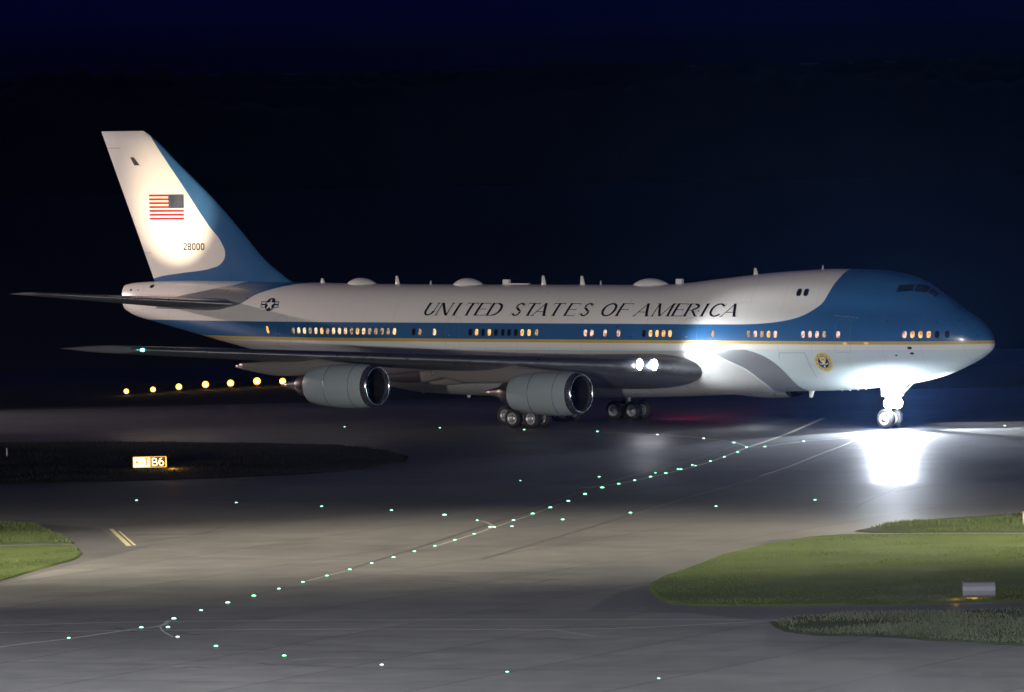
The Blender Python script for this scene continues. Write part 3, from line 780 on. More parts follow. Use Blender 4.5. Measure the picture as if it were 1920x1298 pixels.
# ------------------------------------------------------------------ ground
def stain_mat(name, a, b_, rough, bump=.15, slab=None, scale=.05):
    m, t, b = newmat(name)
    tc = t.node('ShaderNodeTexCoord').outputs['Object']
    n1 = t.noise(scale, 7, .6, tc, .4); n2 = t.noise(scale * 9, 5, .6, tc); n3 = t.noise(3.5, 4, .6, tc)
    v = t.math('ADD', t.math('MULTIPLY', n1, .55), t.math('ADD', t.math('MULTIPLY', n2, .3), t.math('MULTIPLY', n3, .15)))
    c = t.mix(t.maprange(v, .35, .65), (*a, 1), (*b_, 1))
    ht = n3
    if slab:
        br = t.node('ShaderNodeTexBrick'); t.put(br.inputs['Vector'], tc)
        mp = t.node('ShaderNodeMapping'); t.put(mp.inputs['Vector'], tc); mp.inputs['Rotation'].default_value = (0, 0, R(slab[2]))
        t.put(br.inputs['Vector'], mp.outputs[0])
        br.offset = 0; br.inputs['Scale'].default_value = 1; br.inputs['Brick Width'].default_value = slab[0]; br.inputs['Row Height'].default_value = slab[1]
        br.inputs['Mortar Size'].default_value = .06; br.inputs['Mortar Smooth'].default_value = .3
        br.inputs['Color1'].default_value = (1, 1, 1, 1); br.inputs['Color2'].default_value = (.86, .86, .86, 1); br.inputs['Mortar'].default_value = (.45, .45, .45, 1)
        mx = t.node('ShaderNodeMix', data_type='RGBA', blend_type='MULTIPLY'); mx.inputs[0].default_value = .95
        t.put(mx.inputs[6], c); t.put(mx.inputs[7], br.outputs[0]); c = mx.outputs[2]
    t.put(b.inputs['Base Color'], c)
    t.put(b.inputs['Roughness'], t.maprange(v, .35, .65, rough[0], rough[1]))
    bn = t.node('ShaderNodeBump'); bn.inputs['Strength'].default_value = bump; bn.inputs['Distance'].default_value = .02
    t.put(bn.inputs['Height'], t.math('ADD', n2, t.math('MULTIPLY', t.noise(14, 4, .6, tc), .4))); t.put(b.inputs['Normal'], bn.outputs[0])
    return m
M['asphalt'] = stain_mat('taxiway_concrete', (.065, .07, .08), (.115, .117, .12), (.32, .54), .55, (7.5, 7.5, 24))
M['asphalt2'] = stain_mat('shoulder_asphalt', (.075, .075, .08), (.12, .118, .115), (.5, .7), .3)
M['field'] = stain_mat('dark_field', (.010, .014, .008), (.02, .024, .012), (.9, 1), .3)
def sheet(name, pts, z, mat):
    o = mk(name, [(x, y, z) for x, y in pts], [tuple(range(len(pts)))], mat, None, False); return tag(o, kind='structure')
sheet('ground', [(-6000, -700), (6000, -700), (6000, 9000), (-6000, 9000)], -.02, M['field'])
sheet('taxiway', [(-240, -520), (240, -520), (240, 34), (120, 38), (0, 40), (-60, 30), (-240, 26)], 0.0, M['asphalt'])
sheet('far_taxiway', [(-400, 58), (400, 96), (400, 128), (-400, 84)], 0.0, M['asphalt2'])

# camera -------------------------------------------------------------
cd = bpy.data.cameras.new('camera'); cam = bpy.data.objects.new('camera', cd); col.objects.link(cam)
f_px, yaw, pit, roll, Dc, hc = 15090.9, R(-.1921), R(2.1182), R(1.1538), 516.277, 24.08
a = Vector((math.cos(yaw), -math.sin(yaw), 0)); b = Vector((math.sin(yaw) * math.sin(pit), math.cos(yaw) * math.sin(pit), math.cos(pit)))
fwv = Vector((math.sin(yaw) * math.cos(pit), math.cos(yaw) * math.cos(pit), -math.sin(pit)))
rt = a * math.cos(roll) - b * math.sin(roll); upv = a * math.sin(roll) + b * math.cos(roll)
mw = Matrix((rt, upv, -fwv)).transposed().to_4x4(); mw.translation = Vector((0, -Dc, hc)); cam.matrix_world = mw
cd.sensor_width = 36; cd.lens = 36 * f_px / 1920; cd.clip_start = 1; cd.clip_end = 20000
sc.camera = cam
def G(u, v, z=0.0):        # where the surveyed point of the photograph lies on the ground
    d = fwv + rt * ((u - 960) / f_px) - upv * ((v - 649) / f_px); s = (z - hc) / d.z
    q = Vector((0, -Dc, hc)) + d * s; return q.x, q.y
# the survey helper G only reads off world positions on the flat ground; everything below is placed in metres

# ---- grass
def grass_mat(name, a, b_):
    m, t, b = newmat(name)
    tc = t.node('ShaderNodeTexCoord').outputs['Object']
    n1 = t.noise(.25, 6, .6, tc, .5); n2 = t.noise(6, 5, .7, tc)
    v = t.math('ADD', t.math('MULTIPLY', n1, .6), t.math('MULTIPLY', n2, .4))
    t.put(b.inputs['Base Color'], t.ramp(v, [(.3, a), (.5, tuple((x + y) / 2 for x, y in zip(a, b_))), (.7, b_)]))
    b.inputs['Roughness'].default_value = .85; b.inputs['Specular IOR Level'].default_value = .15
    bn = t.node('ShaderNodeBump'); bn.inputs['Strength'].default_value = .8; bn.inputs['Distance'].default_value = .12; t.put(bn.inputs['Height'], n2); t.put(b.inputs['Normal'], bn.outputs[0])
    return m
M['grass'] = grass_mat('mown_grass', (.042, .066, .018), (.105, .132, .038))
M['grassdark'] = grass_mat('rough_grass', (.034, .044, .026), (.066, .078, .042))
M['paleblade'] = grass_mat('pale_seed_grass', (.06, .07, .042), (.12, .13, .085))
M['unlit_grass'] = grass_mat('dark_unlit_grass', (.010, .009, .007), (.022, .020, .014))  # grass out of the floodlights, its darkness put into the colour
M['wood'] = grass_mat('wood_foliage', (.006, .008, .006), (.014, .018, .012))
M['blade'] = grass_mat('grass_blades', (.04, .065, .02), (.10, .125, .045))
def inside(x, y, P_):
    c = False; j = len(P_) - 1
    for i in range(len(P_)):
        if (P_[i][1] > y) != (P_[j][1] > y) and x < (P_[j][0] - P_[i][0]) * (y - P_[i][1]) / (P_[j][1] - P_[i][1]) + P_[i][0]: c = not c
        j = i
    return c
def island(name, px, mat, h=.07, blades=0, bh=.16, tall=0, bm='blade'):
    raw = [Vector((*G(u, v), 0)) for u, v in px]
    pts = []
    for i in range(len(raw)):      # ragged outline
        p, q = raw[i], raw[(i + 1) % len(raw)]; L = (q - p).length; k = max(1, min(160, int(L / .45)))
        for j in range(k):
            w = p.lerp(q, j / k); nz = noise.noise(w * .35) * .3 + noise.noise(w * 1.9) * .14
            pts.append((w.x + nz * .6, w.y + nz))
    n = len(pts); cx = sum(p[0] for p in pts) / n; cy = sum(p[1] for p in pts) / n
    mb = MB()
    import mathutils.geometry as mg
    def inset(p, d):
        v = Vector((cx - p[0], cy - p[1])); L = v.length; return (p[0] + v.x / L * d, p[1] + v.y / L * d)
    ring = [inset(p, .25) for p in pts]
    mb.add([(x, y, .004) for x, y in pts] + [(x, y, h) for x, y in ring], [(i, (i + 1) % n, n + (i + 1) % n, n + i) for i in range(n)])
    tris = mg.tessellate_polygon([[Vector((x, y, 0)) for x, y in ring]])
    mb.add([(x, y, h) for x, y in ring], [tuple(t_) for t_ in tris])
    # blades
    xs = [p[0] for p in pts]; ys = [p[1] for p in pts]; c = 0; tries = 0
    bb = MB()
    while c < blades and tries < blades * 12:
        tries += 1
        x = random.uniform(min(xs), max(xs)); y = random.uniform(min(ys), max(ys))
        if not inside(x, y, ring): continue
        dn = noise.noise(Vector((x * .22, y * .22, 3)))
        if random.random() > .45 + dn * 1.1: continue
        c += 1; hh = bh * random.uniform(.5, 1.5) * (1 + max(0, dn)); wv = random.uniform(.012, .03); a = random.uniform(0, PI)
        if random.random() < tall: hh *= 2.2
        dx, dy = math.cos(a) * wv, math.sin(a) * wv; lx, ly = random.uniform(-.5, .5) * hh, random.uniform(-.5, .5) * hh
        bb.add([(x - dx, y - dy, h - .01), (x + dx, y + dy, h - .01), (x + lx, y + ly, h + hh)], [(0, 1, 2)])
    for i in range(len(bb.f)): pass
    mb.add(bb.v, bb.f, 1)
    o = mb.build(name, [mat, M[bm]], None, False); return tag(o, kind='stuff')
i1 = island('grass', [(1217, 1098), (1236, 1083), (1290, 1064), (1352, 1041), (1440, 1021), (1520, 1008), (1580, 1004), (1700, 1003), (1925, 1003), (2050, 1003), (2050, 1124), (1925, 1127), (1700, 1134), (1500, 1137), (1300, 1136), (1245, 1129), (1225, 1116)], M['grass'], blades=14000, bh=.032)
tag(i1, 'broad green lawn island behind the grey sign back at the right', 'grass')
i2 = island('grass', [(1600, 997), (1660, 985), (1760, 974), (1840, 969), (1925, 963), (2050, 955), (2050, 998), (1925, 999), (1700, 1000), (1640, 1000)], M['grassdark'], blades=9000, bh=.10)
tag(i2, 'darker rough grass strip beyond the right lawn', 'grass')
i3 = island('grass', [(1440, 1168), (1480, 1158), (1560, 1154), (1700, 1150), (1925, 1143), (2050, 1139), (2050, 1214), (1925, 1211), (1740, 1202), (1640, 1194), (1540, 1193), (1470, 1184)], M['grassdark'], blades=20000, bh=.07, tall=.10, bm='paleblade')
tag(i3, 'dark unmown grass strip nearest the camera at lower right', 'grass')
i4 = island('grass', [(-120, 1030), (0, 1026), (70, 1024), (135, 1024), (152, 1033), (150, 1042), (135, 1052), (60, 1073), (0, 1090), (-120, 1122)], M['grass'], blades=5000, bh=.035)
tag(i4, 'bright green grass tip at the left edge', 'grass')
i5 = island('grass', [(-120, 982), (0, 981), (55, 984), (105, 998), (132, 1014), (135, 1021), (60, 1021), (-120, 1024)], M['grassdark'], blades=9000, bh=.12)
tag(i5, 'taller dull grass just behind the bright left grass tip', 'grass')
i6 = island('grass', [(-150, 905), (0, 907), (200, 904), (420, 897), (600, 888), (700, 879), (762, 866), (765, 856), (730, 846), (640, 836), (500, 832), (300, 830), (-150, 832)], M['unlit_grass'], blades=14000, bh=.10, bm='unlit_grass')
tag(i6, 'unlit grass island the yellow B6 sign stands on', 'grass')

# lawn edge of the taxiway behind right island: darker asphalt strips
def strip(name, px, w, mat, z=.006, wpx=None):
    pts = [Vector((*G(u, v), 0)) for u, v in px]
    fine = []
    for i in range(len(pts) - 1):         # Catmull-Rom
        p0 = pts[max(i - 1, 0)]; p1 = pts[i]; p2 = pts[i + 1]; p3 = pts[min(i + 2, len(pts) - 1)]
        for k in range(8):
            t_ = k / 8
            fine.append(.5 * ((2 * p1) + (p2 - p0) * t_ + (2 * p0 - 5 * p1 + 4 * p2 - p3) * t_**2 + (3 * p1 - p0 - 3 * p2 + p3) * t_**3))
    fine.append(pts[-1])
    vs = []
    for i, p in enumerate(fine):
        d = (fine[min(i + 1, len(fine) - 1)] - fine[max(i - 1, 0)]).normalized(); n = Vector((-d.y, d.x, 0)) * w / 2
        vs += [(p.x - n.x, p.y - n.y, z), (p.x + n.x, p.y + n.y, z)]
    return mk(name, vs, [(2 * i, 2 * i + 1, 2 * i + 3, 2 * i + 2) for i in range(len(fine) - 1)], mat, None, False)
M['yellow'] = simple('marking_paint', (.66, .62, .50), .6, var=.3, scale=2)
M['faint'] = simple('worn_marking_paint', (.34, .33, .29), .6, var=.3, scale=2)
M['joint'] = simple('joint_sealant', (.52, .52, .54), .35, var=.3, scale=2)
M['crack'] = simple('crack_sealant', (.02, .02, .022), .5)
for i, (px, w, mt, z) in enumerate([
    ([(1085, 916), (1160, 907), (1250, 888), (1332, 866), (1400, 840), (1436, 828), (1480, 812), (1545, 784)], .17, 'yellow', .006),
    ([(1130, 811), (1232, 815), (1320, 822), (1376, 830), (1403, 839)], .13, 'yellow', .007),
    ([(1403, 839), (1436, 837), (1507, 828), (1560, 824), (1612, 820)], .15, 'yellow', .008),
    ([(1425, 893), (1480, 875), (1540, 851), (1580, 836), (1612, 821)], .13, 'yellow', .009),
    ([(895, 976), (912, 980), (926, 988), (919, 991), (889, 1002), (815, 1025)], .12, 'yellow', .007),
    ([(926, 990), (962, 977), (998, 965), (1060, 942)], .10, 'yellow', .008),
    ([(256, 939), (345, 940), (440, 943)], .12, 'yellow', .006),
    ([(-30, 1218), (40, 1208), (129, 1198), (230, 1183), (300, 1174), (316, 1164)], .14, 'yellow', .006),
    ([(300, 1174), (306, 1184), (325, 1195)], .06, 'yellow', .007),
    ([(568, 1092), (613, 1080), (656, 1069)], .08, 'yellow', .006)]):
    o = strip('taxiway_marking', px, w * 1.5, M[mt if i < 4 else 'faint'], z); tag(o, kind='structure')
for px, w in (([(-40, 1174), (300, 1166), (700, 1163), (1100, 1162), (1480, 1163)], .11), ([(-40, 1187), (300, 1182), (720, 1180), (1100, 1180), (1440, 1165)], .11), ([(700, 1172), (960, 1173), (1180, 1172)], .04)):
    tag(strip('pavement_joint', px, w, M['joint'], .005), kind='structure')
for px, w in (([(1430, 884), (1560, 882), (1700, 880), (1940, 878)], .12), ([(1604, 953), (1625, 941), (1650, 930), (1700, 908), (1740, 897)], .10), ([(1330, 907), (1560, 908), (1760, 906), (1940, 904)], .14), ([(250, 1003), (330, 1002), (380, 1000), (425, 985)], .06), ([(1560, 962), (1700, 956), (1800, 953)], .12)):
    tag(strip('pavement_crack', px, w, M['crack'], .005), kind='structure')
# rubber worn into the pavement along the turns, and sealed cracks
M['rubber'] = simple('tyre_scuff', (.125, .123, .12), .42, var=.35, scale=1.2)
for px, w_ in (([(640, 1072), (830, 1012), (990, 958), (1150, 902), (1300, 862), (1400, 828)], .30), ([(900, 1050), (1120, 985), (1300, 930), (1480, 880), (1600, 838)], .3)):
    tag(strip('tyre_mark', px, w_, M['rubber'], .0034), kind='structure')
rc = random.Random(5)
for i in range(22):
    u, v = rc.uniform(60, 1500), rc.uniform(925, 1265); L = rc.uniform(40, 190); sl = rc.uniform(-.12, .10); pts_ = [(u + L * k / 4, v + L * k / 4 * sl + rc.uniform(-3, 3)) for k in range(5)]
    if any(q[0] > 1180 and q[1] > 995 or q[0] < 300 and q[1] < 1110 for q in pts_): continue
    tag(strip('pavement_crack', pts_, rc.uniform(.04, .09), M['crack'] if i % 3 else M['faint'], .0036 + i * .00003), kind='structure')
# shoulders
def poly_sheet(name, px, z, mat): return sheet(name, [G(u, v) for u, v in px], z, mat)
poly_sheet('shoulder', [(-60, 978), (100, 984), (190, 992), (235, 1026), (275, 1024), (292, 1020), (270, 1028), (150, 1056), (0, 1094), (-60, 1110)], .0032, M['asphalt2'])
poly_sheet('shoulder', [(1100, 1146), (1150, 1115), (1215, 1096), (1225, 1117), (1260, 1136), (1500, 1141), (1930, 1131), (2050, 1128), (2050, 1160), (1440, 1166), (1300, 1150)], .0032, M['asphalt2'])
poly_sheet('shoulder', [(1420, 1020), (1450, 1012), (1500, 1010), (1600, 1000), (1620, 998), (1580, 1003), (1440, 1022)], .0032, M['asphalt2'])
M['stripe2'] = simple('shoulder_paint', (.5, .44, .26), .6, var=.3, scale=1.5)
poly_sheet('taxiway_marking', [(204, 992), (212, 992), (247, 1024), (237, 1024)], .009, M['stripe2'])
poly_sheet('taxiway_marking', [(221, 996), (226, 997), (256, 1023), (250, 1023)], .009, M['stripe2'])

M['asphalt3'] = stain_mat('rougher_concrete', (.105, .103, .10), (.19, .182, .168), (.50, .68), .35, (7.5, 7.5, 24))
M['asphalt4'] = stain_mat('worn_concrete', (.07, .074, .082), (.125, .125, .128), (.40, .56), .35, (7.5, 7.5, 24))
poly_sheet('taxiway', [(-400, 893), (1000, 884.5), (1560, 882), (2350, 877), (2350, 904), (1560, 908), (1000, 909), (-400, 912)], .0012, M['asphalt4'])
poly_sheet('taxiway', [(-400, 912), (1000, 909), (1560, 908), (2350, 904), (2350, 1330), (-400, 1330)], .0016, M['asphalt3'])
# ---- lights in and on the pavement
M['green'] = emis('green_inset_lamp', (.28, 1.0, .55), 5)
M['greenish'] = emis('pale_inset_lamp', (.75, 1.0, .85), 5)
M['amberlamp'] = emis('amber_guard_lamp', (1.0, .42, .03), 5)
M['ambercore'] = emis('amber_guard_core', (1.0, .72, .30), 16)
M['casting'] = simple('lamp_casting', (.12, .12, .12), .4, .6)
def inset_proto():
    mb = MB(); mb.rev([(.004, .19), (.03, .17), (.045, .12)], (0, 0, 0), 'z', 16, 0)
    o = mb.build('taxiway_light', M['casting'], None)
    mb = MB(); mb.rev([(.03, .13), (.075, .115), (.10, .06), (.105, .001)], (0, 0, 0), 'z', 14, 0)
    c = mb.build('lens', M['green'], o); return o, c
proto, plens = inset_proto(); used = [False]
pale_mesh = plens.data.copy(); pale_mesh.materials[0] = M['greenish']
def put_light(u, v, label, group, pale=False, s=1.0):
    if not used[0]: o, c = proto, plens; used[0] = True
    else:
        o = proto.copy(); col.objects.link(o); c = plens.copy(); col.objects.link(c); c.parent = o
    if pale: c.data = pale_mesh
    x, y = G(u, v); o.location = (x, y, 0); s *= .74; o.scale = (s, s, s); tag(o, label, 'taxiway light', group); return o
ORD = ['first', 'second', 'third', 'fourth', 'fifth', 'sixth', 'seventh', 'eighth', 'ninth', 'tenth', 'eleventh', 'twelfth', 'thirteenth', 'fourteenth', 'fifteenth', 'sixteenth', 'seventeenth', 'eighteenth', 'nineteenth', 'twentieth']
rowA = [(326, 1162, 1.2), (377, 1146, .9), (427, 1132, 1.2), (476, 1119, 1.15), (523, 1105.5, .9), (568, 1093, .9), (613, 1081, .9), (656, 1069.5, 1), (697, 1057.5, .9), (738, 1046.5, 1), (777, 1035.5, .9), (815.6, 1025, .9), (852.8, 1014, 1), (889, 1002.5, .9)]
for i, (u, v, s) in enumerate(rowA): put_light(u, v, f'{ORD[i]} green light from the lower left along the near diagonal row', 'green lights along the near diagonal', s=s * .92)
rowB = [(962.8, 977, .95), (998.8, 965, 1.15), (1031.9, 953.3, 1.1), (1065.6, 941, 1.05), (1097, 928, 1.15), (1129, 916, 1.2), (1160, 908.7, 1), (1190, 902, .9), (1219.7, 895.4, 1), (1248.4, 888.8, 1), (1276.6, 881.4, .95), (1304, 874.3, .7), (1332, 866, .85), (1358, 858, .9), (1383, 849, .9), (1399.4, 840, .9)]
for i, (u, v, s) in enumerate(rowB): put_light(u, v, f'{ORD[i]} green light up the painted line from mid picture towards the nose', 'green lights on the painted centreline', s=s * .95)
rowC = [(1376, 831.5, 1.1), (1319.4, 823.2, .9), (1232.5, 816.2, .95), (1120, 810.2, .95), (982.8, 806.8, .85), (824.7, 803.2, .8), (646, 801.2, .7)]
for i, (u, v, s) in enumerate(rowC): put_light(u, v, f'{ORD[i]} green light along the curve running left under the engines', 'green lights on the curve under the engines', s=s * .9, pale=(i in (1, 2)))
for u, v, s, lab in ((1434, 839, .95, 'green light just right of where the painted lines fork'), (1507, 828.7, .8, 'pale light on the thin line left of the nose gear glare'), (1884, 799.5, .8, 'small pale light on the bright pavement at far right'),
                     (1528, 938.8, .85, 'lone green light right of centre in the dark pavement below the nose'), (1342.5, 950.5, .75, 'lone green light on dark pavement left of the lowest reflections')):
    put_light(u, v, lab, 'scattered lights right of centre', s=s, pale='pale' in lab)
for u, v, s, lab in ((1229, 887.8, .7, 'small green light just above the painted line, nearest the pale dash'), (1271, 880.8, .8, 'green light touching another one, upper end of the painted line'), (1298, 873.2, .9, 'brighter green light of the close pair beyond the first pair'), (1123.4, 895.2, .85, 'green light left of and above the start of the painted line'),
                     (975.6, 902.2, .6, 'faint green light in the dark pavement below the inboard engine'), (919, 989.6, 1, 'left green light of the touching pair at mid picture'), (926.6, 989.9, 1, 'right green light of the touching pair at mid picture')):
    put_light(u, v, lab, 'extra green lights by the centreline', s=s * .9)
for i, (u, v, s) in enumerate([(256, 939.5, .8), (443, 943.7, .8), (603, 950.8, .85), (734, 958.3, .9), (833.4, 967.4, 1.25), (894.7, 977, .8)]): put_light(u, v, f'{ORD[i]} green light from the left in the row below the yellow sign', 'green lights below the yellow sign', s=s * .95)
for i, (u, v, s) in enumerate([(960, 988.6, .9), (1055, 975.8, .95), (1182, 963, .95)]): put_light(u, v, f'{ORD[i]} green light of the short row running right from the touching pair', 'green lights right of the touching pair', s=s)
for i, (u, v, s) in enumerate([(129, 1197.7, .85), (265, 1178.2, 1.05), (315, 1177.6, 1.05), (333, 1195.8, .95), (405, 1213.2, 1.05), (533, 1231.3, 1.05), (716, 1248.3, .95), (951, 1261.3, .8), (1235, 1273.5, .7)]): put_light(u, v, f'{ORD[i]} green light from the left in the lowest curved row', 'green lights of the lowest row', s=s * .9)

def guard():
    mb = MB(); mb.tube((0, 0, 0), (0, 0, .12), .16, .12, n=14, m=0); mb.tube((0, -.02, .12), (0, -.02, .2), .1, n=12, m=0)
    o = mb.build('guard_light', M['casting'], None)
    mb = MB(); mb.rev([(-.20 * math.cos(a), .20 * math.sin(a) + .0005) for a in np.linspace(0, PI, 13)], (0, 0, .3), 'y', 20, 0)
    c = mb.build('lens', M['amberlamp'], o)
    mb = MB(); mb.rev([(-.215, .001), (-.214, .05), (-.19, .10), (-.15, .105)], (0, 0, .3), 'y', 16, 0); d = mb.build('bulb', M['ambercore'], o)
    return o, c, d
g0 = guard()
for i, (u, v, s) in enumerate([(237, 734, .9), (287, 731, .95), (335.5, 727, 1.1), (385.5, 723.5, 1.2), (432.5, 721, 1.2), (482, 718, 1.3), (530, 717, 1.15)]):
    if i == 0: o = g0[0]
    else:
        o = g0[0].copy(); col.objects.link(o)
        for c in g0[1:]: d = c.copy(); col.objects.link(d); d.parent = o
    x, y = G(u, v + 7); o.location = (x, y, 0); o.scale = (s, s, s)
    tag(o, f'{ORD[i]} amber light from the left in the row behind the tail', 'guard light', 'amber lights in a row behind the tail')

# ---- signs
M['signyellow'] = emis('lit_sign_yellow', (1.0, .50, .04), 1.15)
M['signwhite'] = emis('lit_sign_pale', (1.0, .82, .42), 2.0)
M['signblack'] = simple('sign_black', (.02, .012, .004), .5)
M['signmark'] = emis('lit_sign_orange', (.9, .30, .01), .35)
M['signbody'] = simple('sign_housing', (.10, .10, .10), .5, .3)
def rounded(w, h, r, n=6):
    pts = []
    for cx, cz, a0 in ((w / 2 - r, h / 2 - r, 0), (-w / 2 + r, h / 2 - r, PI / 2), (-w / 2 + r, -h / 2 + r, PI), (w / 2 - r, -h / 2 + r, 1.5 * PI)):
        for i in range(n + 1): a = a0 + PI / 2 * i / n; pts.append((cx + r * math.cos(a), cz + r * math.sin(a)))
    return pts
def slabp(mb, pts, y0, y1, m, cx=0, cz=0):
    n = len(pts); vs = [(cx + x, y0, cz + z) for x, z in pts] + [(cx + x, y1, cz + z) for x, z in pts]
    mb.add(vs, [tuple(range(n)), tuple(range(n, 2 * n))[::-1]] + [(i, n + i, n + (i + 1) % n, (i + 1) % n) for i in range(n)], m)
def strokes2d(mb, segs, w, y, m, cx, cz, s):
    for k, (a, b_, c, d) in enumerate(segs):
        L = math.hypot(c - a, d - b_) or 1; ux, uz = (c - a) / L, (d - b_) / L; nx, nz = -uz * w / 2, ux * w / 2; e = w / 2 * .7
        P4 = [(a - ux * e - nx, b_ - uz * e - nz), (c + ux * e - nx, d + uz * e - nz), (c + ux * e + nx, d + uz * e + nz), (a - ux * e + nx, b_ - uz * e + nz)]
        yy = y - .0005 * k
        mb.add([(cx + x * s, yy, cz + z * s) for x, z in P4] + [(cx + x * s, yy + .012, cz + z * s) for x, z in P4], [(0, 1, 2, 3), (0, 4, 5, 1), (1, 5, 6, 2), (2, 6, 7, 3), (3, 7, 4, 0)], m)
def arcseg(cx, cz, rx, rz, a0, a1, n=10):
    p = [(cx + rx * math.cos(a0 + (a1 - a0) * i / n), cz + rz * math.sin(a0 + (a1 - a0) * i / n)) for i in range(n + 1)]
    return [(*p[i], *p[i + 1]) for i in range(n)]
W_, H_ = 1.98, .66
sx_, sy_ = G(281, 881)
sign = bpy.data.objects.new('taxiway_sign', None); col.objects.link(sign); sign.location = (sx_, sy_, 0); sign.rotation_euler = (0, R(1.0) * 0, R(1))
tag(sign, 'lit yellow and black sign reading B6 with a left arrow on the dark grass', 'sign')
zc = .12 + H_ / 2
mb = MB(); slabp(mb, rounded(W_, H_, .06), 0, .28, 0, 0, zc); mb.build('housing', M['signbody'], sign, False)
mb = MB(); slabp(mb, rounded(W_ - .03, H_ - .03, .05), -.012, 0, 0, 0, zc); mb.build('lit_border', M['signyellow'], sign, False)
mb = MB(); mb.box((-.46, -.02, zc), (.94, .016, H_ - .10)); mb.build('arrow_panel', M['signwhite'], sign, False)
mb = MB(); mb.box((.485, -.02, zc), (.86, .016, H_ - .10)); mb.build('location_panel', M['signblack'], sign, False)
mb = MB(); strokes2d(mb, [(-.8, 0, -.42, 0), (-.8, 0, -.66, .12), (-.8, 0, -.66, -.12)], .045, -.04, 0, 0, zc, 1)
mb.build('arrow', M['signmark'], sign, False); mb = MB()
strokes2d(mb, [(-.3, .2, -.08, .2), (-.19, .2, -.19, -.18)], .06, -.04, 0, 0, zc, 1); mb.build('letter', M['signmark'], sign, False)
mb = MB(); b6 = [(.16, -.2, .16, .2), (.16, .2, .30, .2), (.16, 0, .32, 0), (.16, -.2, .32, -.2)] + arcseg(.30, .1, .1, .1, -PI / 2, PI / 2, 6) + arcseg(.32, -.1, .12, .1, -PI / 2, PI / 2, 6)
strokes2d(mb, b6, .07, -.045, 0, 0, zc, 1); mb.build('letter', M['signwhite'], sign, False); mb = MB(); b6 = []
b6 += arcseg(.68, -.08, .125, .125, 0, 2 * PI, 12) + arcseg(.72, .0, .175, .21, PI * .55, PI * 1.05, 6)
strokes2d(mb, b6, .07, -.045, 0, 0, zc, 1); mb.build('numeral', M['signwhite'], sign, False)
for x in (-.7, 0, .7):
    mb = MB(); mb.tube((x, .14, -.02), (x, .14, .13), .03, n=8); mb.build('leg', M['signbody'], sign)
bx_, by_ = G(1836, 1126)
sb = bpy.data.objects.new('sign_back', None); col.objects.link(sb); sb.location = (bx_, by_, .06); sb.rotation_euler = (0, 0, R(-3))
tag(sb, 'grey rounded back of a sign box standing on the right lawn', 'sign')
M['signgrey'] = simple('sign_back_grey', (.15, .145, .16), .5, .2, var=.15, scale=9)
mb = MB(); pts = [(-.16, 0)] + [(-.16 + .04 * math.sin(a) * 0 - .10 * math.sin(a), .60 * (1 - math.cos(a)) / 2) for a in np.linspace(.2, PI - .2, 10)] + [(-.14, .62), (.14, .62), (.16, 0)]
n = len(pts); cz0 = .09
prof = [(-.14, 0), (-.22, .10), (-.24, .28), (-.22, .46), (-.14, .60), (-.05, .64), (.10, .64), (.14, .6), (.14, 0)]
n = len(prof); vs = []
for x in (-.70, -.68, .66, .70):
    k_ = .97 if abs(x) > .69 else 1
    vs += [(x, y * k_, cz0 + z * k_) for y, z in prof]
mb.add(vs, [(j * n + i, j * n + (i + 1) % n, (j + 1) * n + (i + 1) % n, (j + 1) * n + i) for j in range(3) for i in range(n)] + [tuple(range(n)), tuple(range(3 * n, 4 * n))[::-1]])
mb.build('housing', M['signgrey'], sb, False)
for x in (-.55, 0, .55):
    mb = MB(); mb.tube((x, 0, -.05), (x, 0, .1), .035, n=8); mb.build('leg', M['signbody'], sb)
mb = MB(); mb.box((0, .155, cz0 + .32), (1.3, .02, .56)); mb.build('lit_face', M['signyellow'], sb, False)
mb = MB(); mb.tube((-.68, -.1, cz0 + .64), (-.68, -.1, cz0 + .70), .02, n=8); mb.build('lifting_eye', M['alu'], sb, False)
def post(u, v, h, label, colr):
    x, y = G(u, v); mb = MB(); mb.tube((x, y, 0), (x, y, h), .035, .03, n=10); mb.tube((x, y, h), (x, y, h + .05), .045, .035, n=10); mb.tube((x, y, .002), (x, y, .03), .11, .1, n=12)
    o = mb.build('marker_post', simple('marker_plastic', colr, .5), None); return tag(o, label, 'marker post')
post(13, 858, .5, 'thin pale marker post on the dark grass at the far left edge', (.55, .52, .55))
post(1919, 988, .7, 'short cream marker post on the rough grass at the right edge', (.35, .30, .22))

# ---- far wood
def woods():
    mb = MB()
    for layer, (yy, hh) in enumerate(((900, 16), (960, 18), (1040, 20))):
        n = 520; x0, x1 = -420, 420; vs = []
        for i in range(n + 1):
            x = x0 + (x1 - x0) * i / n
            t_ = hh + noise.noise(Vector((x * .012, layer * 7, 0))) * 3.2 + abs(noise.noise(Vector((x * .13, layer * 3, 1)))) * 3.5 + noise.noise(Vector((x * .6, layer, 2))) * .8
            yb = yy + noise.noise(Vector((x * .05, layer, 5))) * 14
            vs += [(x, yb, -1), (x, yb - 3, t_ * .6), (x, yb + 2, t_ * .9), (x, yb + 6, t_), (x, yb + 22, t_ * .8), (x, yb + 24, -1)]
        mb.add(vs, [(6 * i + k, 6 * i + 6 + k, 6 * i + 7 + k, 6 * i + 1 + k) for i in range(n) for k in range(5)])
    o = mb.build('far_wood', M['wood'], None, True); tag(o, 'dark line of distant trees under the night sky', 'trees', kind='stuff')
woods()

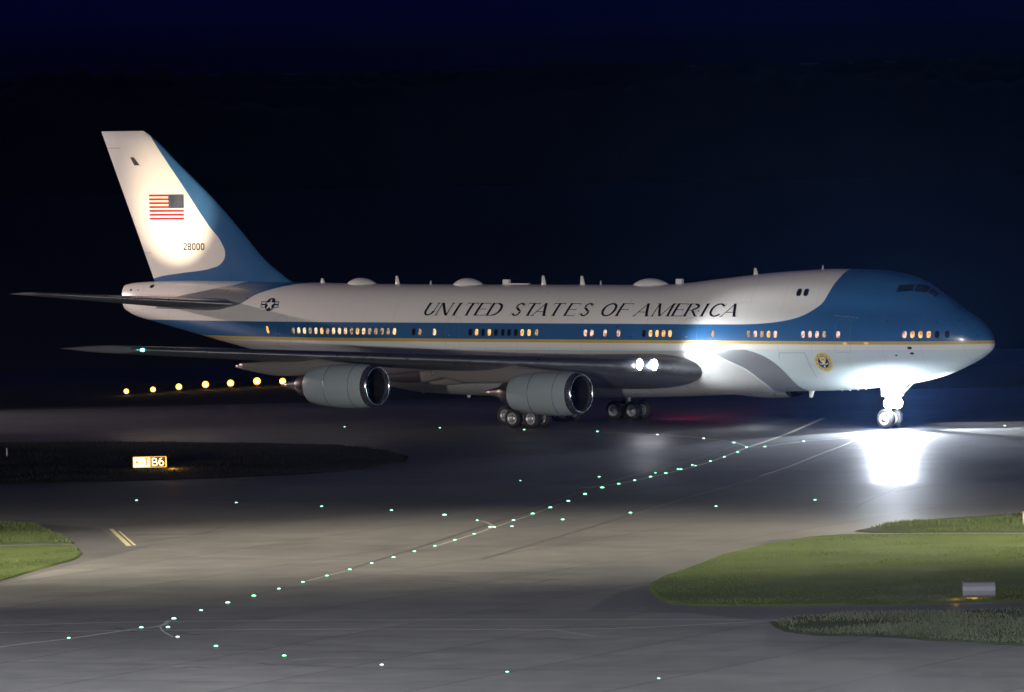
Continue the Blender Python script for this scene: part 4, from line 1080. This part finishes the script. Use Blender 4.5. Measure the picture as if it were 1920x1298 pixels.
# ------------------------------------------------------------------ light
w = bpy.data.worlds.new('World'); sc.world = w; w.use_nodes = True
nt = w.node_tree; bg = nt.nodes['Background']
tc = nt.nodes.new('ShaderNodeTexCoord'); sp = nt.nodes.new('ShaderNodeSeparateXYZ'); nt.links.new(tc.outputs['Generated'], sp.inputs[0])
cr = nt.nodes.new('ShaderNodeValToRGB'); cr.color_ramp.elements[0].position = 0; cr.color_ramp.elements[0].color = (.0002, .0002, .0045, 1)
cr.color_ramp.elements[1].position = .0066; cr.color_ramp.elements[1].color = (.0004, .0004, .0150, 1)
nt.links.new(sp.outputs[2], cr.inputs[0]); nt.links.new(cr.outputs[0], bg.inputs['Color']); bg.inputs['Strength'].default_value = 1.0

def add_light(kind, name, loc, target=None, energy=100, colr=(1, 1, 1), size=.3, spot=60, blend=.3):
    l = bpy.data.lights.new(name, kind); l.energy = energy; l.color = colr
    if kind in ('POINT', 'SPOT'): l.shadow_soft_size = size
    if kind == 'SPOT': l.spot_size = R(spot); l.spot_blend = blend
    o = bpy.data.objects.new(name, l); col.objects.link(o); o.location = loc
    if target is not None: o.rotation_euler = (Vector(target) - Vector(loc)).to_track_quat('-Z', 'Y').to_euler()
    return o
# low apron floodlights off both sides of the frame light the aircraft almost level
add_light('SPOT', 'apron_flood', (-75, -400, 15), (-3, 0, 7), 2000000, (1, .93, .84), 1.5, 25, .6)
add_light('SPOT', 'apron_flood', (34, -400, 14), (4, 0, 7), 120000, (1, .94, .88), 1.5, 25, .6)
# high masts beside the taxiway, left and right of the frame
add_light('SPOT', 'mast_flood', (-70, -135, 22), (-8, -128, 0), 480000, (1, .90, .72), .6, 52, 1)
add_light('SPOT', 'mast_flood', (72, -135, 22), (8, -128, 0), 480000, (1, .90, .72), .6, 52, 1)
add_light('SPOT', 'mast_flood', (-45, -235, 26), (-4, -192, 0), 190000, (.86, .9, 1), .6, 84, 1)
add_light('SPOT', 'mast_flood', (45, -250, 26), (4, -200, 0), 170000, (.86, .9, 1), .6, 84, 1)
add_light('SPOT', 'mast_flood', (-62, -155, 20), (-25, -150, 0), 95000, (1, .93, .72), .5, 44, 1)
add_light('SPOT', 'mast_flood', (62, -132, 14), (24, -128, 0), 70000, (1, .86, .50), .5, 40, 1)
# nose gear
add_light('SPOT', 'taxi_beam', T(7.3, .45, 1.9), T(-12, 40, -.2), 85000, (.80, .88, 1), .25, 80, .8)
add_light('SPOT', 'taxi_beam', T(7.2, 0, 1.95), T(-60, 2, 0), 60000, (.9, .95, 1), .15, 60, .6)
add_light('POINT', 'taxi_spill', T(6.9, 1.3, 1.7), None, 2400, (.86, .92, 1), .15)
# wing root landing lights
add_light('SPOT', 'landing_beam', T(22.35, 6.5, 4.25), T(11, 1.0, 4.5), 3600, (.95, .99, 1), .15, 104, .8)
add_light('SPOT', 'landing_beam', T(21.5, 5.9, 4.1), T(-60, 12, -2), 60000, (1, .97, .88), .2, 30, .6)
add_light('SPOT', 'landing_beam', T(21.5, -5.9, 4.1), T(-60, -8, -2), 60000, (1, .97, .88), .2, 30, .6)
# logo light on the fin
add_light('SPOT', 'logo_light', T(63.6, 8.2, 8.75), T(64.9, 0, 13.9), 9500, (1, .76, .50), .12, 50, .8)
add_light('SPOT', 'logo_light', T(64.5, 6.5, 8.6), T(67.0, 0, 13.0), 170, (1, .70, .50), .12, 110, .5)
gx, gy = G(1350, 770)
add_light('SPOT', 'beacon_glow', T(27, -3.2, 1.6), (gx, gy, 0), 4500, (1, .05, .16), .3, 60, 1)
add_light('SPOT', 'mast_flood', (-75, 35, 16), (-20, 10, 0), 90000, (1, .78, .72), .5, 60, .9)
add_light('POINT', 'wingtip_glow', T(43.4, 29.9, 5.9), None, 12, (.1, 1, .7), .08)
add_light('POINT', 'sign_glow', (sx_ + 1.35, sy_ - .15, .35), None, 90, (1, .5, .08), .1)
add_light('POINT', 'sign_glow', (bx_ - .2, by_ + .55, .3), None, 30, (1, .5, .05), .1)
add_light('POINT', 'sign_glow', (bx_ - 1.0, by_ + .1, .22), None, 9, (1, .5, .05), .1)

# ---- the night air: one thin even haze round camera and scene
hz = bpy.data.materials.new('haze_air'); hz.use_nodes = True; ht = hz.node_tree; ht.nodes.clear()
ho = ht.nodes.new('ShaderNodeOutputMaterial'); hv = ht.nodes.new('ShaderNodeVolumePrincipled'); ht.links.new(hv.outputs[0], ho.inputs['Volume'])
hv.inputs['Color'].default_value = (.18, .38, 1, 1); hv.inputs['Density'].default_value = .00005; hv.inputs['Anisotropy'].default_value = .8
mb = MB(); mb.box((0, 300, 19), (1600, 1800, 40)); hb = mb.build('haze', hz, None, False); tag(hb, kind='stuff')
vs_ = sc.view_settings; vs_.view_transform = 'Standard'; vs_.look = 'None'; vs_.exposure = 0; vs_.gamma = 1; vs_.use_curve_mapping = False
sc.render.engine = 'CYCLES'; sc.cycles.use_denoising = True; sc.cycles.max_bounces = 6; sc.cycles.volume_bounces = 0
sc.cycles.sample_clamp_indirect = 4
